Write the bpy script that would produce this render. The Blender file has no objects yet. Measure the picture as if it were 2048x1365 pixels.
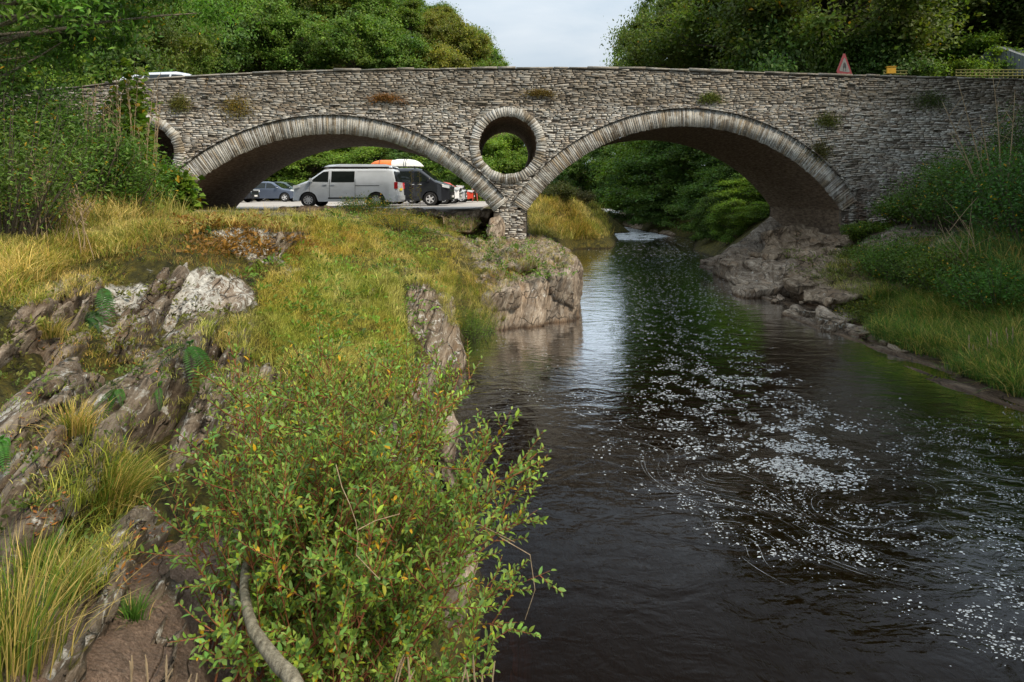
import bpy, bmesh, math, random
import numpy as np
from mathutils import Vector, Matrix, geometry
from mathutils.bvhtree import BVHTree
R = math.radians
rng = np.random.default_rng(7); random.seed(7)
SC = bpy.context.scene; COL = SC.collection
F0, HZ, CH = 1138.0, 390.0, 3.0           # focal length in photo px, horizon row, camera height above water
def P(px, py, D): return Vector(((px-1024)*D/F0, D, CH-(py-HZ)*D/F0))
def XY(px, D): return ((px-1024)*D/F0, D)
def WL(px, py, z=0.0):                     # a point of a level surface seen at a photo pixel
    D = (CH-z)*F0/(py-HZ); return ((px-1024)*D/F0, D, z)
# ---------------------------------------------------------------- tagging
def tag(o, label=None, cat=None, group=None, kind=None):
    if label: o['label'] = label
    if cat: o['category'] = cat
    if group: o['group'] = group
    if kind: o['kind'] = kind
    return o
def empty(name, loc=(0,0,0), rz=0.0, **k):
    o = bpy.data.objects.new(name, None); COL.objects.link(o); o.location = loc; o.rotation_euler = (0,0,rz)
    o.empty_display_size = .2
    return tag(o, **k)
def link(name, me, mat=None, parent=None, **k):
    o = bpy.data.objects.new(name, me); COL.objects.link(o)
    if mat is not None and not me.materials: me.materials.append(mat)
    if parent: o.parent = parent
    return tag(o, **k)
def copy_tree(o, parent=None):
    c = o.copy(); COL.objects.link(c); c.parent = parent
    for ch in list(o.children): copy_tree(ch, c)
    return c
# ---------------------------------------------------------------- mesh from numpy
def npmesh(name, V, faces, cols=None, smooth=False, attrs=None):
    me = bpy.data.meshes.new(name); V = np.asarray(V, dtype=np.float32)
    me.vertices.add(len(V)); me.vertices.foreach_set('co', V.ravel())
    faces = [np.asarray(f, dtype=np.int32) for f in faces if len(f)]
    loops = np.concatenate([f.ravel() for f in faces])
    tot = np.concatenate([np.full(len(f), f.shape[1], dtype=np.int32) for f in faces])
    st = np.concatenate([[0], np.cumsum(tot)[:-1]]).astype(np.int32)
    me.loops.add(len(loops)); me.loops.foreach_set('vertex_index', loops)
    me.polygons.add(len(tot)); me.polygons.foreach_set('loop_start', st); me.polygons.foreach_set('loop_total', tot)
    me.update(calc_edges=True)
    if cols is not None:
        a = me.attributes.new('Col', 'FLOAT_COLOR', 'POINT'); c = np.ones((len(V),4), dtype=np.float32); c[:,:3] = cols
        a.data.foreach_set('color', c.ravel())
    for k, v in (attrs or {}).items():
        a = me.attributes.new(k, 'FLOAT', 'POINT'); a.data.foreach_set('value', np.asarray(v, dtype=np.float32))
    if smooth: me.polygons.foreach_set('use_smooth', np.ones(len(tot), dtype=bool))
    me.validate()
    return me
class MB:                                   # collects shapes for ONE mesh
    def __init__(s): s.V=[]; s.F=[]; s.n=0
    def add(s, vs, fs):
        s.V += [tuple(v) for v in vs]; s.F += [tuple(i+s.n for i in f) for f in fs]; s.n += len(vs)
    def box(s, c, d, rot=None, tap=1.0):
        vs=[]
        for z in (-.5,.5):
            k = tap if z>0 else 1
            for x,y in ((-.5,-.5),(.5,-.5),(.5,.5),(-.5,.5)): vs.append(Vector((x*d[0]*k,y*d[1]*k,z*d[2])))
        if rot is not None: vs=[rot@v for v in vs]
        s.add([v+Vector(c) for v in vs], [(0,3,2,1),(4,5,6,7),(0,1,5,4),(1,2,6,5),(2,3,7,6),(3,0,4,7)])
    def tube(s, pts, rad, n=6):
        pts=[Vector(p) for p in pts]; m=len(pts)
        if not hasattr(rad,'__len__'): rad=[rad]*m
        vs=[]; fs=[]; ref=Vector((0.31,0.2,0.93))
        for i,p in enumerate(pts):
            t=(pts[min(i+1,m-1)]-pts[max(i-1,0)])
            t = t.normalized() if t.length>1e-9 else Vector((0,0,1))
            a=t.cross(ref)
            if a.length<.1: a=t.cross(Vector((1,0,0)))
            a.normalize(); b=t.cross(a)
            for k in range(n):
                q=2*math.pi*k/n; vs.append(p+(a*math.cos(q)+b*math.sin(q))*rad[i])
        for i in range(m-1):
            for k in range(n): fs.append((i*n+k,i*n+(k+1)%n,(i+1)*n+(k+1)%n,(i+1)*n+k))
        fs.append(tuple(range(n-1,-1,-1))); fs.append(tuple(range((m-1)*n,m*n)))
        s.add(vs,fs)
    def prism(s, poly, y0, y1, fn=None):     # polygon in x,z extruded along y
        n=len(poly); vs=[(x,y0,z) for x,z in poly]+[(x,y1,z) for x,z in poly]
        if fn: vs=[fn(v) for v in vs]
        s.add(vs,[tuple(range(n-1,-1,-1)),tuple(range(n,2*n))]+[(i,(i+1)%n,(i+1)%n+n,i+n) for i in range(n)])
    def lathe(s, prof, n=24, axis='y', c=(0,0,0)):   # prof: (radius, along)
        vs=[]; fs=[]; m=len(prof)
        for r,a in prof:
            for k in range(n):
                q=2*math.pi*k/n
                v=(r*math.cos(q),a,r*math.sin(q)) if axis=='y' else (r*math.cos(q),r*math.sin(q),a)
                vs.append((v[0]+c[0],v[1]+c[1],v[2]+c[2]))
        for i in range(m-1):
            for k in range(n): fs.append((i*n+k,i*n+(k+1)%n,(i+1)*n+(k+1)%n,(i+1)*n+k))
        s.add(vs,fs)
    def mesh(s, name, smooth=False):
        me=bpy.data.meshes.new(name); me.from_pydata(s.V,[],s.F); me.update()
        if smooth: me.polygons.foreach_set('use_smooth',[True]*len(me.polygons))
        return me
    def build(s, name, mat, parent=None, smooth=False, **k): return link(name, s.mesh(name,smooth), mat, parent, **k)
# ---------------------------------------------------------------- noise
_perm = np.random.default_rng(3).random((64,64,64)).astype(np.float32)
def vnoise(p):
    i=np.floor(p).astype(np.int64); f=(p-i); f=f*f*(3-2*f); i&=63; j=(i+1)&63
    x0,y0,z0=i.T; x1,y1,z1=j.T; fx,fy,fz=f.T
    def L(a,b,t): return a+(b-a)*t
    return L(L(L(_perm[x0,y0,z0],_perm[x1,y0,z0],fx),L(_perm[x0,y1,z0],_perm[x1,y1,z0],fx),fy),
             L(L(_perm[x0,y0,z1],_perm[x1,y0,z1],fx),L(_perm[x0,y1,z1],_perm[x1,y1,z1],fx),fy),fz)*2-1
def fbm(p, o=4, s=1.0):
    p=np.asarray(p,dtype=np.float64)*s+17.3; a=np.zeros(len(p)); w=.5
    for _ in range(o): a+=w*vnoise(p); p=p*2.03+5.1; w*=.5
    return a
SD=Vector((-.16,.98,.04)).normalized(); SN=SD.cross(Vector((.42,0,.90))).normalized(); SU=SN.cross(SD).normalized()
def strata(p, step=.11):
    """signed displacement of slaty rock: stepped beds along the plane normal"""
    p=np.asarray(p); q=p@np.array(SN); r=p@np.array(SD); u=p@np.array(SU)
    q=q+.06*fbm(p,3,1.3)
    a=np.stack([q/step, r*.55, u*.55],1); b=np.stack([q/(step*.33), r*1.6, u*1.6],1); c=np.stack([q/(step*4), r*.4, u*.4],1)
    return .5*np.tanh(2.6*vnoise(a))+.22*np.tanh(2*vnoise(b))+.7*np.tanh(2.2*vnoise(c))
# ---------------------------------------------------------------- materials
class NT:
    def __init__(s,name):
        s.m=bpy.data.materials.new(name); s.m.use_nodes=True; s.t=s.m.node_tree; s.t.nodes.clear()
        s.out=s.n('ShaderNodeOutputMaterial')
    def n(s,ty,**k):
        x=s.t.nodes.new(ty)
        for a,b in k.items(): setattr(x,a,b)
        return x
    def l(s,a,b): s.t.links.new(a,b)
    def val(s,sock,v):
        if hasattr(v,'is_linked') or isinstance(v,bpy.types.NodeSocket): s.l(v,sock)
        else: sock.default_value = v
    def math(s,op,a,b=0.0,c=None,clamp=False):
        x=s.n('ShaderNodeMath',operation=op,use_clamp=clamp); s.val(x.inputs[0],a); s.val(x.inputs[1],b)
        if c is not None: s.val(x.inputs[2],c)
        return x.outputs[0]
    def vm(s,op,a,b=None):
        x=s.n('ShaderNodeVectorMath',operation=op); s.val(x.inputs[0],a)
        if b is not None: s.val(x.inputs[1],b)
        return x.outputs['Value'] if op=='DOT_PRODUCT' else x.outputs[0]
    def noise(s,scale,vec=None,detail=4,rough=.55,dist=0.0,out='Fac'):
        x=s.n('ShaderNodeTexNoise'); x.inputs['Scale'].default_value=scale; x.inputs['Detail'].default_value=detail
        x.inputs['Roughness'].default_value=rough; x.inputs['Distortion'].default_value=dist
        if vec is not None: s.l(vec,x.inputs['Vector'])
        return x.outputs[out]
    def ramp(s,fac,stops):
        x=s.n('ShaderNodeValToRGB'); s.val(x.inputs[0],fac); e=x.color_ramp.elements
        while len(e)<len(stops): e.new(.5)
        for k,(p,c) in enumerate(stops):
            e[k].position=p; e[k].color=(c,c,c,1) if not hasattr(c,'__len__') else (*c,1)
        return x.outputs[0]
    def step(s,fac,a,b):
        x=s.n('ShaderNodeMapRange'); x.interpolation_type='SMOOTHSTEP'; s.val(x.inputs['Value'],fac)
        x.inputs['From Min'].default_value=a; x.inputs['From Max'].default_value=b; return x.outputs[0]
    def mix(s,f,a,b,mode='MIX'):
        x=s.n('ShaderNodeMix',data_type='RGBA',blend_type=mode); s.val(x.inputs[0],f)
        for so,v in ((x.inputs[6],a),(x.inputs[7],b)):
            if hasattr(v,'__len__') and not isinstance(v,bpy.types.NodeSocket): v=(*v,1) if len(v)==3 else v
            s.val(so,v)
        return x.outputs[2]
    def obj(s): return s.n('ShaderNodeNewGeometry').outputs['Position']
    def attr(s,name,out='Color'):
        return s.n('ShaderNodeAttribute',attribute_name=name).outputs[out]
    def bump(s,h,st=.5,dist=.02,normal=None):
        x=s.n('ShaderNodeBump'); s.val(x.inputs['Strength'],st); x.inputs['Distance'].default_value=dist; s.l(h,x.inputs['Height'])
        if normal: s.l(normal,x.inputs['Normal'])
        return x.outputs[0]
    def pbr(s,col,rough=.8,spec=.3,metal=0.0,normal=None,coat=0.0,**k):
        b=s.n('ShaderNodeBsdfPrincipled')
        if hasattr(col,'__len__') and not isinstance(col,bpy.types.NodeSocket) and len(col)==3: col=(*col,1)
        s.val(b.inputs['Base Color'],col); s.val(b.inputs['Roughness'],rough)
        b.inputs['Specular IOR Level'].default_value=spec; b.inputs['Metallic'].default_value=metal
        b.inputs['Coat Weight'].default_value=coat
        if normal is not None: s.l(normal,b.inputs['Normal'])
        for a,v in k.items(): b.inputs[a].default_value=v
        return b.outputs[0]
    def done(s,sh): s.l(sh,s.out.inputs['Surface']); return s.m
    def strat(s,a,b,c):
        p=s.obj(); x=s.n('ShaderNodeCombineXYZ')
        for i,(v,k) in enumerate(((SN,a),(SD,b),(SU,c))): s.l(s.math('MULTIPLY',s.vm('DOT_PRODUCT',p,tuple(v)),k),x.inputs[i])
        return x.outputs[0]
def plain(name,col,rough=.5,spec=.4,metal=0.0,coat=0.0,var=.12,scale=9):
    t=NT(name); f=t.noise(scale,t.n('ShaderNodeTexCoord').outputs['Object'],3)
    c=t.mix(t.step(f,.3,.7),tuple(x*(1-var) for x in col),tuple(min(1,x*(1+var)) for x in col))
    return t.done(t.pbr(c,rough,spec,metal,coat=coat))
def leafmat(name, gain=(1,1,1), trans=.35, rough=.55, huevar=.25, patch=.45):
    t=NT(name); c=t.attr('Col')
    rnd=t.n('ShaderNodeObjectInfo').outputs['Random']
    big=t.noise(.45,t.obj(),2)
    c=t.mix(t.math('MULTIPLY',t.step(big,.35,.7),patch),c,t.mix(1.0,c,(1.5,1.08,.5),'MULTIPLY'))
    c=t.mix(t.math('MULTIPLY',rnd,huevar),c,t.mix(1.0,c,(1.45,1.2,.8),'MULTIPLY'))
    c=t.mix(1.0,c,gain,'MULTIPLY')
    d=t.pbr(c,rough,.3); tr=t.n('ShaderNodeBsdfTranslucent'); t.l(t.mix(1.0,c,(1.2,1.25,.6),'MULTIPLY'),tr.inputs[0])
    m=t.n('ShaderNodeMixShader'); m.inputs[0].default_value=trans; t.l(d,m.inputs[1]); t.l(tr.outputs[0],m.inputs[2])
    return t.done(m.outputs[0])
M={}
M['leaf']=leafmat('foliage',gain=(1.25,1.18,1.15),trans=.42); M['leaf_near']=leafmat('foliage_near',trans=.38,rough=.5,huevar=.0,patch=.12)
M['grass']=leafmat('grass_blades',trans=.35,rough=.65,huevar=0,patch=.15)
def bark(name,a,b,sc=6):
    t=NT(name); p=t.n('ShaderNodeTexCoord').outputs['Object']
    mp=t.n('ShaderNodeMapping'); mp.inputs['Scale'].default_value=(3,3,.7); t.l(p,mp.inputs[0])
    f=t.noise(sc,mp.outputs[0],6,.65); c=t.ramp(f,[(.3,a),(.65,b)])
    return t.done(t.pbr(c,.85,.2,normal=t.bump(f,.7,.02)))
M['bark']=bark('bark',(.035,.028,.02),(.13,.11,.085)); M['bark_pale']=bark('lichened_bark',(.06,.05,.032),(.30,.27,.20),14)
M['twig']=bark('red_twig',(.13,.04,.018),(.28,.11,.05),20); M['twig_pale']=bark('dry_twig',(.20,.14,.08),(.42,.32,.2),20)
# slaty rock with moss and lichen; attributes: moss, lich, soil (0..1)
def rockmat(name,attrs=True,tint=(1,1,1),moss=.35,lich=.35,wet=True):
    t=NT(name); p=t.obj()
    s1=t.noise(1.0,t.strat(6,1.5,1.5),9,.70,.9); s2=t.noise(1.0,t.strat(26,6,6),8,.72,.6); n3=t.noise(2.3,p,8,.62); n4=t.noise(14,p,6,.7)
    base=t.ramp(s1,[(.28,(.075,.06,.05)),(.45,(.20,.165,.13)),(.6,(.36,.315,.26)),(.78,(.54,.49,.42))])
    base=t.mix(t.step(s2,.35,.62),t.mix(1.0,base,(.55,.5,.46),'MULTIPLY'),base)
    base=t.mix(t.math('MULTIPLY',t.step(n3,.5,.75),.5),base,(.30,.20,.12))
    base=t.mix(1.0,base,tint,'MULTIPLY')
    vo=t.n('ShaderNodeTexVoronoi',feature='DISTANCE_TO_EDGE'); vo.inputs['Scale'].default_value=1.0; wv_=t.vm('ADD',t.strat(5,1.6,2.2),t.vm('SCALE',t.n('ShaderNodeTexNoise').outputs['Color'],None)) if False else t.strat(5.5,1.7,2.4)
    nn=t.n('ShaderNodeTexNoise'); nn.inputs['Scale'].default_value=3.0; nn.inputs['Detail'].default_value=5; t.l(p,nn.inputs[0]); t.l(t.vm('ADD',wv_,nn.outputs['Color']),vo.inputs['Vector'])
    crack=t.math('MULTIPLY',t.step(vo.outputs['Distance'],.045,.0),t.step(n3,.40,.55)); base=t.mix(t.math('MULTIPLY',crack,.8),base,(.03,.025,.02))
    L=t.attr('lich','Fac') if attrs else lich; Ms=t.attr('moss','Fac') if attrs else moss
    lf=t.step(t.math('ADD',t.math('ADD',t.math('MULTIPLY',t.noise(8.5,p,9,.72,.8),.7),t.math('MULTIPLY',s2,.3)),t.math('MULTIPLY',L,.24)),.63,.69)
    base=t.mix(t.math('MULTIPLY',lf,.9),base,t.mix(t.step(n4,.3,.7),(.30,.29,.26),(.66,.65,.60)))
    spk=t.step(t.math('ADD',t.noise(26,p,4,.7),t.math('MULTIPLY',L,.1)),.70,.76); base=t.mix(t.math('MULTIPLY',spk,.7),base,(.58,.57,.52))
    up=t.n('ShaderNodeSeparateXYZ'); t.l(t.n('ShaderNodeNewGeometry').outputs['Normal'],up.inputs[0])
    mf=t.step(t.math('ADD',t.math('ADD',t.math('MULTIPLY',t.noise(3.1,p,9,.68,.4),.8),t.math('MULTIPLY',up.outputs[2],.14)),t.math('MULTIPLY',Ms,.5)),.70,.80)
    mc=t.ramp(t.noise(5,p,6,.7),[(.3,(.018,.017,.005)),(.46,(.055,.050,.010)),(.6,(.11,.092,.014)),(.74,(.17,.075,.02))])
    mc=t.mix(t.step(n4,.3,.6),t.mix(1.0,mc,(.5,.5,.5),'MULTIPLY'),mc)
    base=t.mix(mf,base,mc)
    rough=.82
    if attrs:
        S=t.attr('soil','Fac'); sc=t.ramp(t.noise(60,p,4,.8),[(.3,(.10,.065,.045)),(.55,(.24,.165,.12)),(.75,(.36,.28,.22))])
        base=t.mix(t.step(t.math('ADD',S,t.math('MULTIPLY',t.math('SUBTRACT',n3,.5),.9)),.45,.62),base,sc)
    z=t.n('ShaderNodeSeparateXYZ'); t.l(p,z.inputs[0])
    if wet:
        w=t.step(t.math('ADD',z.outputs[2],t.math('MULTIPLY',n3,.12)),.20,.04)
        base=t.mix(w,base,t.mix(1.0,base,(.30,.22,.15),'MULTIPLY'))
    h=t.math('SUBTRACT',t.math('ADD',t.math('ADD',t.math('MULTIPLY',s1,.8),t.math('MULTIPLY',s2,.5)),t.math('ADD',t.math('MULTIPLY',n4,.35),t.math('MULTIPLY',t.math('MULTIPLY',mf,n4),.6))),t.math('MULTIPLY',crack,.5))
    return t.done(t.pbr(base,rough,.25,normal=t.bump(h,1.0,.06)))
M['ground']=rockmat('bank_rock_and_moss'); M['rock']=rockmat('slate_rock',False,tint=(.86,.82,.76),moss=.30,lich=.40)
M['rock_pale']=rockmat('pale_water_worn_rock',False,tint=(1.25,1.20,1.14),moss=.12,lich=.25)
M['rock_dark']=rockmat('brownish_mossy_rock',False,tint=(.98,.89,.78),moss=.20,lich=.1)  # brownish tint with little lichen
M['rock_white']=rockmat('white_lichened_rock',False,tint=(1.1,1.05,1.0),moss=.14,lich=.56)
# dressed slate masonry: Col per stone
def stonemat(name,streak=False):
    t=NT(name); p=t.obj(); c=t.attr('Col')
    n=t.noise(3.0,p,7,.65); f=t.noise(30,p,5,.7)
    c=t.mix(t.step(f,.35,.65),t.mix(1.0,c,(.62,.6,.58),'MULTIPLY'),c)
    z=t.n('ShaderNodeSeparateXYZ'); t.l(p,z.inputs[0])
    # white lichen crust, brown iron stains, moss
    mp=t.n('ShaderNodeMapping'); mp.inputs['Scale'].default_value=(1,1,1 if streak else 2.4); t.l(p,mp.inputs[0])
    lf=t.step(t.noise(2.1,mp.outputs[0],10,.72,.6),.45,.60); c=t.mix(t.math('MULTIPLY',lf,.75),c,t.mix(f,(.36,.35,.32),(.74,.73,.68)))
    c=t.mix(t.math('MULTIPLY',t.step(t.noise(1.1,p,8,.7),.55,.70),.6),c,(.14,.10,.065))
    c=t.mix(t.math('MULTIPLY',t.step(z.outputs[2],5.75,6.25),.45),c,(.20,.178,.145))
    ms=t.math('MULTIPLY',t.step(t.noise(1.5,p,8,.75,.3),.62,.68),t.step(z.outputs[2],3.8,5.2))
    c=t.mix(t.math('MULTIPLY',ms,.9),c,t.ramp(t.noise(4,p,4),[(.35,(.05,.045,.012)),(.65,(.17,.10,.03))]))
    # damp iron-brown staining on the right-hand abutment
    dx=t.step(z.outputs[0],9.2,11.0); dz=t.step(z.outputs[2],4.4,2.2); mp2=t.n('ShaderNodeMapping'); mp2.inputs['Scale'].default_value=(2.2,2.2,.35); t.l(p,mp2.inputs[0])
    st=t.math('MULTIPLY',t.math('MULTIPLY',dx,dz),t.step(t.noise(1.4,mp2.outputs[0],6,.7),.38,.6))
    c=t.mix(t.math('MULTIPLY',st,.85),c,t.ramp(n,[(.35,(.018,.012,.008)),(.65,(.13,.06,.028))]))
    return t.done(t.pbr(c,.86,.2,normal=t.bump(t.math('ADD',n,t.math('MULTIPLY',f,.4)),.8,.02)))
M['wall']=stonemat('coursed_slate'); M['ring']=stonemat('arch_ring_slate',True)
t=NT('mortar'); M['mortar']=t.done(t.pbr(t.ramp(t.noise(6,t.obj(),6,.7),[(.3,(.05,.042,.034)),(.7,(.17,.145,.12))]),.95,.1))
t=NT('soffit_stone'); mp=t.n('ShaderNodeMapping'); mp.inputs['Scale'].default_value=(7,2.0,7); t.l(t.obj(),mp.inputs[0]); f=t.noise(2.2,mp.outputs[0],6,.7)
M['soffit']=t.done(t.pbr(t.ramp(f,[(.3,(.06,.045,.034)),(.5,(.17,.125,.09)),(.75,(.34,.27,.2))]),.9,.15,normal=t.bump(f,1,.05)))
t=NT('gravel_tarmac'); p=t.obj(); f=t.noise(60,p,4,.8); g=t.noise(.6,p,6,.6)
M['tarmac']=t.done(t.pbr(t.mix(t.math('MULTIPLY',t.step(g,.4,.7),.5),t.ramp(f,[(.3,(.26,.24,.22)),(.7,(.46,.43,.40))]),(.55,.50,.46)),.9,.2,normal=t.bump(f,.4,.01)))
t=NT('woodland_soil'); M['soil']=t.done(t.pbr(t.ramp(t.noise(.8,t.obj(),6,.7),[(.3,(.016,.02,.008)),(.7,(.05,.055,.018))]),.95,.1))
M['glass']=NT('vehicle_glass'); t=M['glass']; M['glass']=t.done(t.pbr((.012,.016,.015),.04,.6))
M['rubber']=plain('tyre_rubber',(.02,.02,.021),.8,.3); M['black']=plain('black_plastic',(.018,.018,.02),.5); M['rim']=plain('alloy_rim',(.60,.61,.63),.35,.5,.15)
M['chrome']=plain('bright_trim',(.75,.76,.78),.2,.6,.8); M['red_lens']=plain('red_lens',(.45,.012,.02),.15,.6,coat=.5); M['lamp']=plain('clear_lamp',(.72,.76,.78),.12,.7,coat=.6)
M['plate']=plain('yellow_plate',(.85,.62,.03),.5); M['white_plate']=plain('white_plate',(.8,.8,.78),.5)
def paint(n,c,m=.35): return plain(n,c,.28,.5,m,coat=.7,var=.05,scale=3)
M['silver']=paint('silver_paint',(.56,.60,.645),.0); M['dark']=paint('black_paint',(.018,.02,.026),.1); M['slateblue']=paint('blue_grey_paint',(.10,.125,.18),.25)
M['greenpaint']=paint('dark_green_grey_paint',(.07,.10,.10)); M['whitepaint']=paint('white_paint',(.78,.79,.8),0); M['redpaint']=paint('red_paint',(.55,.055,.03),0)
M['paleblue']=paint('pale_silver_paint',(.55,.58,.62))
M['orange']=plain('orange_shell',(.85,.20,.03),.35,.5); M['canoewhite']=plain('white_shell',(.8,.8,.77),.35,.5)
# ================================================================ camera, light, sky
cam=bpy.data.cameras.new('camera'); co=bpy.data.objects.new('camera',cam); COL.objects.link(co); SC.camera=co
co.location=(0,0,CH); co.rotation_euler=(R(90),0,0); cam.lens=20.0; cam.sensor_width=36; cam.shift_y=-(682.5-HZ)/2048
cam.lens=36*F0/2048; cam.clip_end=2000; cam.clip_start=.05
SUN_AZ=R(128); SUN_EL=R(46)      # azimuth clockwise from +Y: behind the camera to the right
sd=Vector((math.sin(SUN_AZ)*math.cos(SUN_EL),math.cos(SUN_AZ)*math.cos(SUN_EL),math.sin(SUN_EL)))
sl=bpy.data.lights.new('sun','SUN'); sl.energy=2.7; sl.angle=R(14); sl.color=(1,.87,.68)
so=bpy.data.objects.new('sun',sl); COL.objects.link(so); so.rotation_euler=sd.to_track_quat('Z','Y').to_euler()
w=bpy.data.worlds.new('World'); SC.world=w; w.use_nodes=True; nt=w.node_tree; nt.nodes.clear()
N=nt.nodes.new; Lk=nt.links.new
sky=N('ShaderNodeTexSky'); sky.sky_type='NISHITA'; sky.sun_disc=False; sky.sun_elevation=SUN_EL; sky.sun_rotation=SUN_AZ
bg1=N('ShaderNodeBackground'); Lk(sky.outputs[0],bg1.inputs[0]); bg1.inputs[1].default_value=.10
tc=N('ShaderNodeTexCoord'); mp=N('ShaderNodeMapping'); mp.inputs['Scale'].default_value=(1,1,2.6); Lk(tc.outputs['Generated'],mp.inputs[0])
nz=N('ShaderNodeTexNoise'); nz.inputs['Scale'].default_value=2.6; nz.inputs['Detail'].default_value=7; nz.inputs['Roughness'].default_value=.55; nz.inputs['Distortion'].default_value=.4; Lk(mp.outputs[0],nz.inputs[0])
rp=N('ShaderNodeValToRGB'); e=rp.color_ramp.elements; e[0].position=.32; e[0].color=(.50,.62,.72,1); e[1].position=.66; e[1].color=(.78,.84,.88,1); Lk(nz.outputs[0],rp.inputs[0])
bg2=N('ShaderNodeBackground'); Lk(rp.outputs[0],bg2.inputs[0])
sx=N('ShaderNodeSeparateXYZ'); Lk(tc.outputs['Generated'],sx.inputs[0]); mr=N('ShaderNodeMapRange'); Lk(sx.outputs[2],mr.inputs[0]); mr.inputs['From Min'].default_value=.12; mr.inputs['From Max'].default_value=1.0; mr.inputs['To Min'].default_value=.54; mr.inputs['To Max'].default_value=1.45; Lk(mr.outputs[0],bg2.inputs[1])  # overcast: brighter overhead than near the horizon
mx=N('ShaderNodeMixShader'); mx.inputs[0].default_value=.86; Lk(bg1.outputs[0],mx.inputs[1]); Lk(bg2.outputs[0],mx.inputs[2])
wo=N('ShaderNodeOutputWorld'); Lk(mx.outputs[0],wo.inputs[0])
vs=SC.view_settings; vs.view_transform='Standard'; vs.look='None'; vs.exposure=.65; vs.gamma=1; vs.use_curve_mapping=False
SC.render.engine='CYCLES'; cy=SC.cycles; cy.max_bounces=6; cy.diffuse_bounces=3; cy.glossy_bounces=3; cy.transmission_bounces=3; cy.transparent_max_bounces=6
cy.use_denoising=True; cy.sample_clamp_indirect=4
# ================================================================ terrain
# (x, y, z) or ('p', px, py, D)
A=[]
def ap(px,py,D): A.append(tuple(P(px,py,D)))
for q in [(0,520,6.1),(100,478,7.5),(350,452,8.6),(500,450,9.5),(640,438,12.4),(700,430,17),(250,492,7.8),(60,560,6.0),
          (230,560,7.2),(370,528,7.4),(470,560,7.6),(400,640,6.7),(230,650,6.4),(490,620,7.3),(100,640,5.6),(0,640,4.9),(0,800,3.5),(140,760,4.6),(330,700,6.0),
          (0,960,2.8),(0,1100,2.4),(0,1365,1.75),(200,1365,1.9),(300,1100,2.9),(150,1000,3.0),(300,900,4.0),(180,860,3.9),(400,1340,2.2),(380,1000,3.5),(450,750,5.3),(420,860,4.4),
          (600,600,8.5),(560,520,9.6),(750,500,12.5),(650,480,11.5),(700,640,8.2),(800,560,10.6),(600,800,6.0),(500,850,5.0),(620,700,7.0),(700,760,7.2),
          (760,640,9.0),(800,480,14.5),(900,560,13.2),(930,620,12.4),(880,470,16.0),(950,500,15.6),(780,445,18.0)]: ap(*q)
A+=[(-6,-4,2.0),(-3,-4,1.6),(-1,-4,1.0),(-6,0,2.1),(-3,0,1.75),(-1.2,0,1.1),(-1.0,1.5,.45),(-1.1,2.4,.62),(-.85,3.3,.3),(-1.0,4.2,.6),(-1.6,3.2,.95),
    (-8,3,2.6),(-8,6,2.75),(-12,3,3.2),(-10,9,2.8),(-14,12,3),(-20,18,3.3),(-9,13,2.6),(-6,13,2.5),(-5,17,2.45),(-12,17,2.6),(-3.5,18,2.3),
    (-20,0,4),(-60,0,7),(-60,-5,7),(-20,-5,4),(-60,20,5),(-30,24,2.42),(-60,40,6),(-12,21,2.38),(-6,20,2.36),(-3.2,20.5,2.3),(-1.6,21,1.9),(-.7,19,1.25),(.5,19,1.1),(1.2,19,.9),
    (-1.5,26,2.36),(-30,52,2.38),(-14,52,2.38),(-1.5,52,2.38),(-1.2,36,2.38),(-14,30,2.38),(-60,60,8),(-30,60,6),(-14,60,4),(0,60,3.2),
    (-70,142,50),(-48,130,44),(-20,130,38),(-10.7,130,31),(-2.7,130,22),(4,130,12),(-60,100,36),(-37,100,32),(-15,100,26),(-8,100,22),(0,98,11),(5,98,4),(-60,78,22),(-30,76,14),(-10,74,8)]
# grassy bump beyond the bridge
for q in [(1075,412,31),(1150,396,36),(1120,395,33),(1190,420,38),(1100,440,29),(1180,398,46)]: ap(*q)
# water edges
LW=[(.5,-4),(.0,0),(-.45,1.8),(-.38,3.3),(-.14,4.3),(-.7,6.5),(-.98,9.6),(-.85,12.2),(.3,12.8),(1.55,13.6),(1.7,15),(1.8,18),(1.9,22),(2.6,27),(3.4,31),(4.6,38),(6.3,42),(6.6,50),(8.5,60),(11.0,72),(11.5,90)]
RW=[(8.5,-4),(7.4,3),(7.0,7.76),(6.85,9.1),(7.3,11.4),(7.0,12.9),(7.0,14.5),(7.1,17),(7.75,22),(9.5,27),(12.2,38),(11.2,45),(10.8,52),(12.0,60),(14.3,72),(15,90)]
for x,y in LW: A.append((x,y,0.02)); A.append((x+.45,y,-.75))
for x,y in LW[9:]: A.append((x-.5,y,.55 if y<20 else 1.0))
A+=[(.0,12.2,-.3),(-1.35,9.6,.25),(-1.3,11.5,.4)]
for x,y in RW: A.append((x,y,0.0)); A.append((x-.9,y,-.55 if y>15 else -.22))
for y in (-4,3,8,12,18,24,31,38,48,60,75,90):
    xl=np.interp(y,[b for a,b in LW],[a for a,b in LW]); xr=np.interp(y,[b for a,b in RW],[a for a,b in RW]); m=(xl+xr)/2
    A.append((m,y,-1.5 if y<60 else -.6))
    if y<20: A.append((xl+1.3,y,-1.5)); A.append((xr-1.9,y,-1.2))
for y,h in ((-4,0),(4,0),(8,0),(11,0),(14,0.1),(17.5,.25)):
    xr=np.interp(y,[b for a,b in RW],[a for a,b in RW])
    if y>10 and y<19: A+=[(xr+1.2,y,.03),(xr+2.4,y,.45)]
    else: A+=[(xr+.9,y,.28+h),(xr+2.2,y,.75+h)]
    A+=[(xr+4,y,1.75+h),(xr+7,y,2.7),(xr+14,y,3.8),(xr+50,y,5)]
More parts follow.
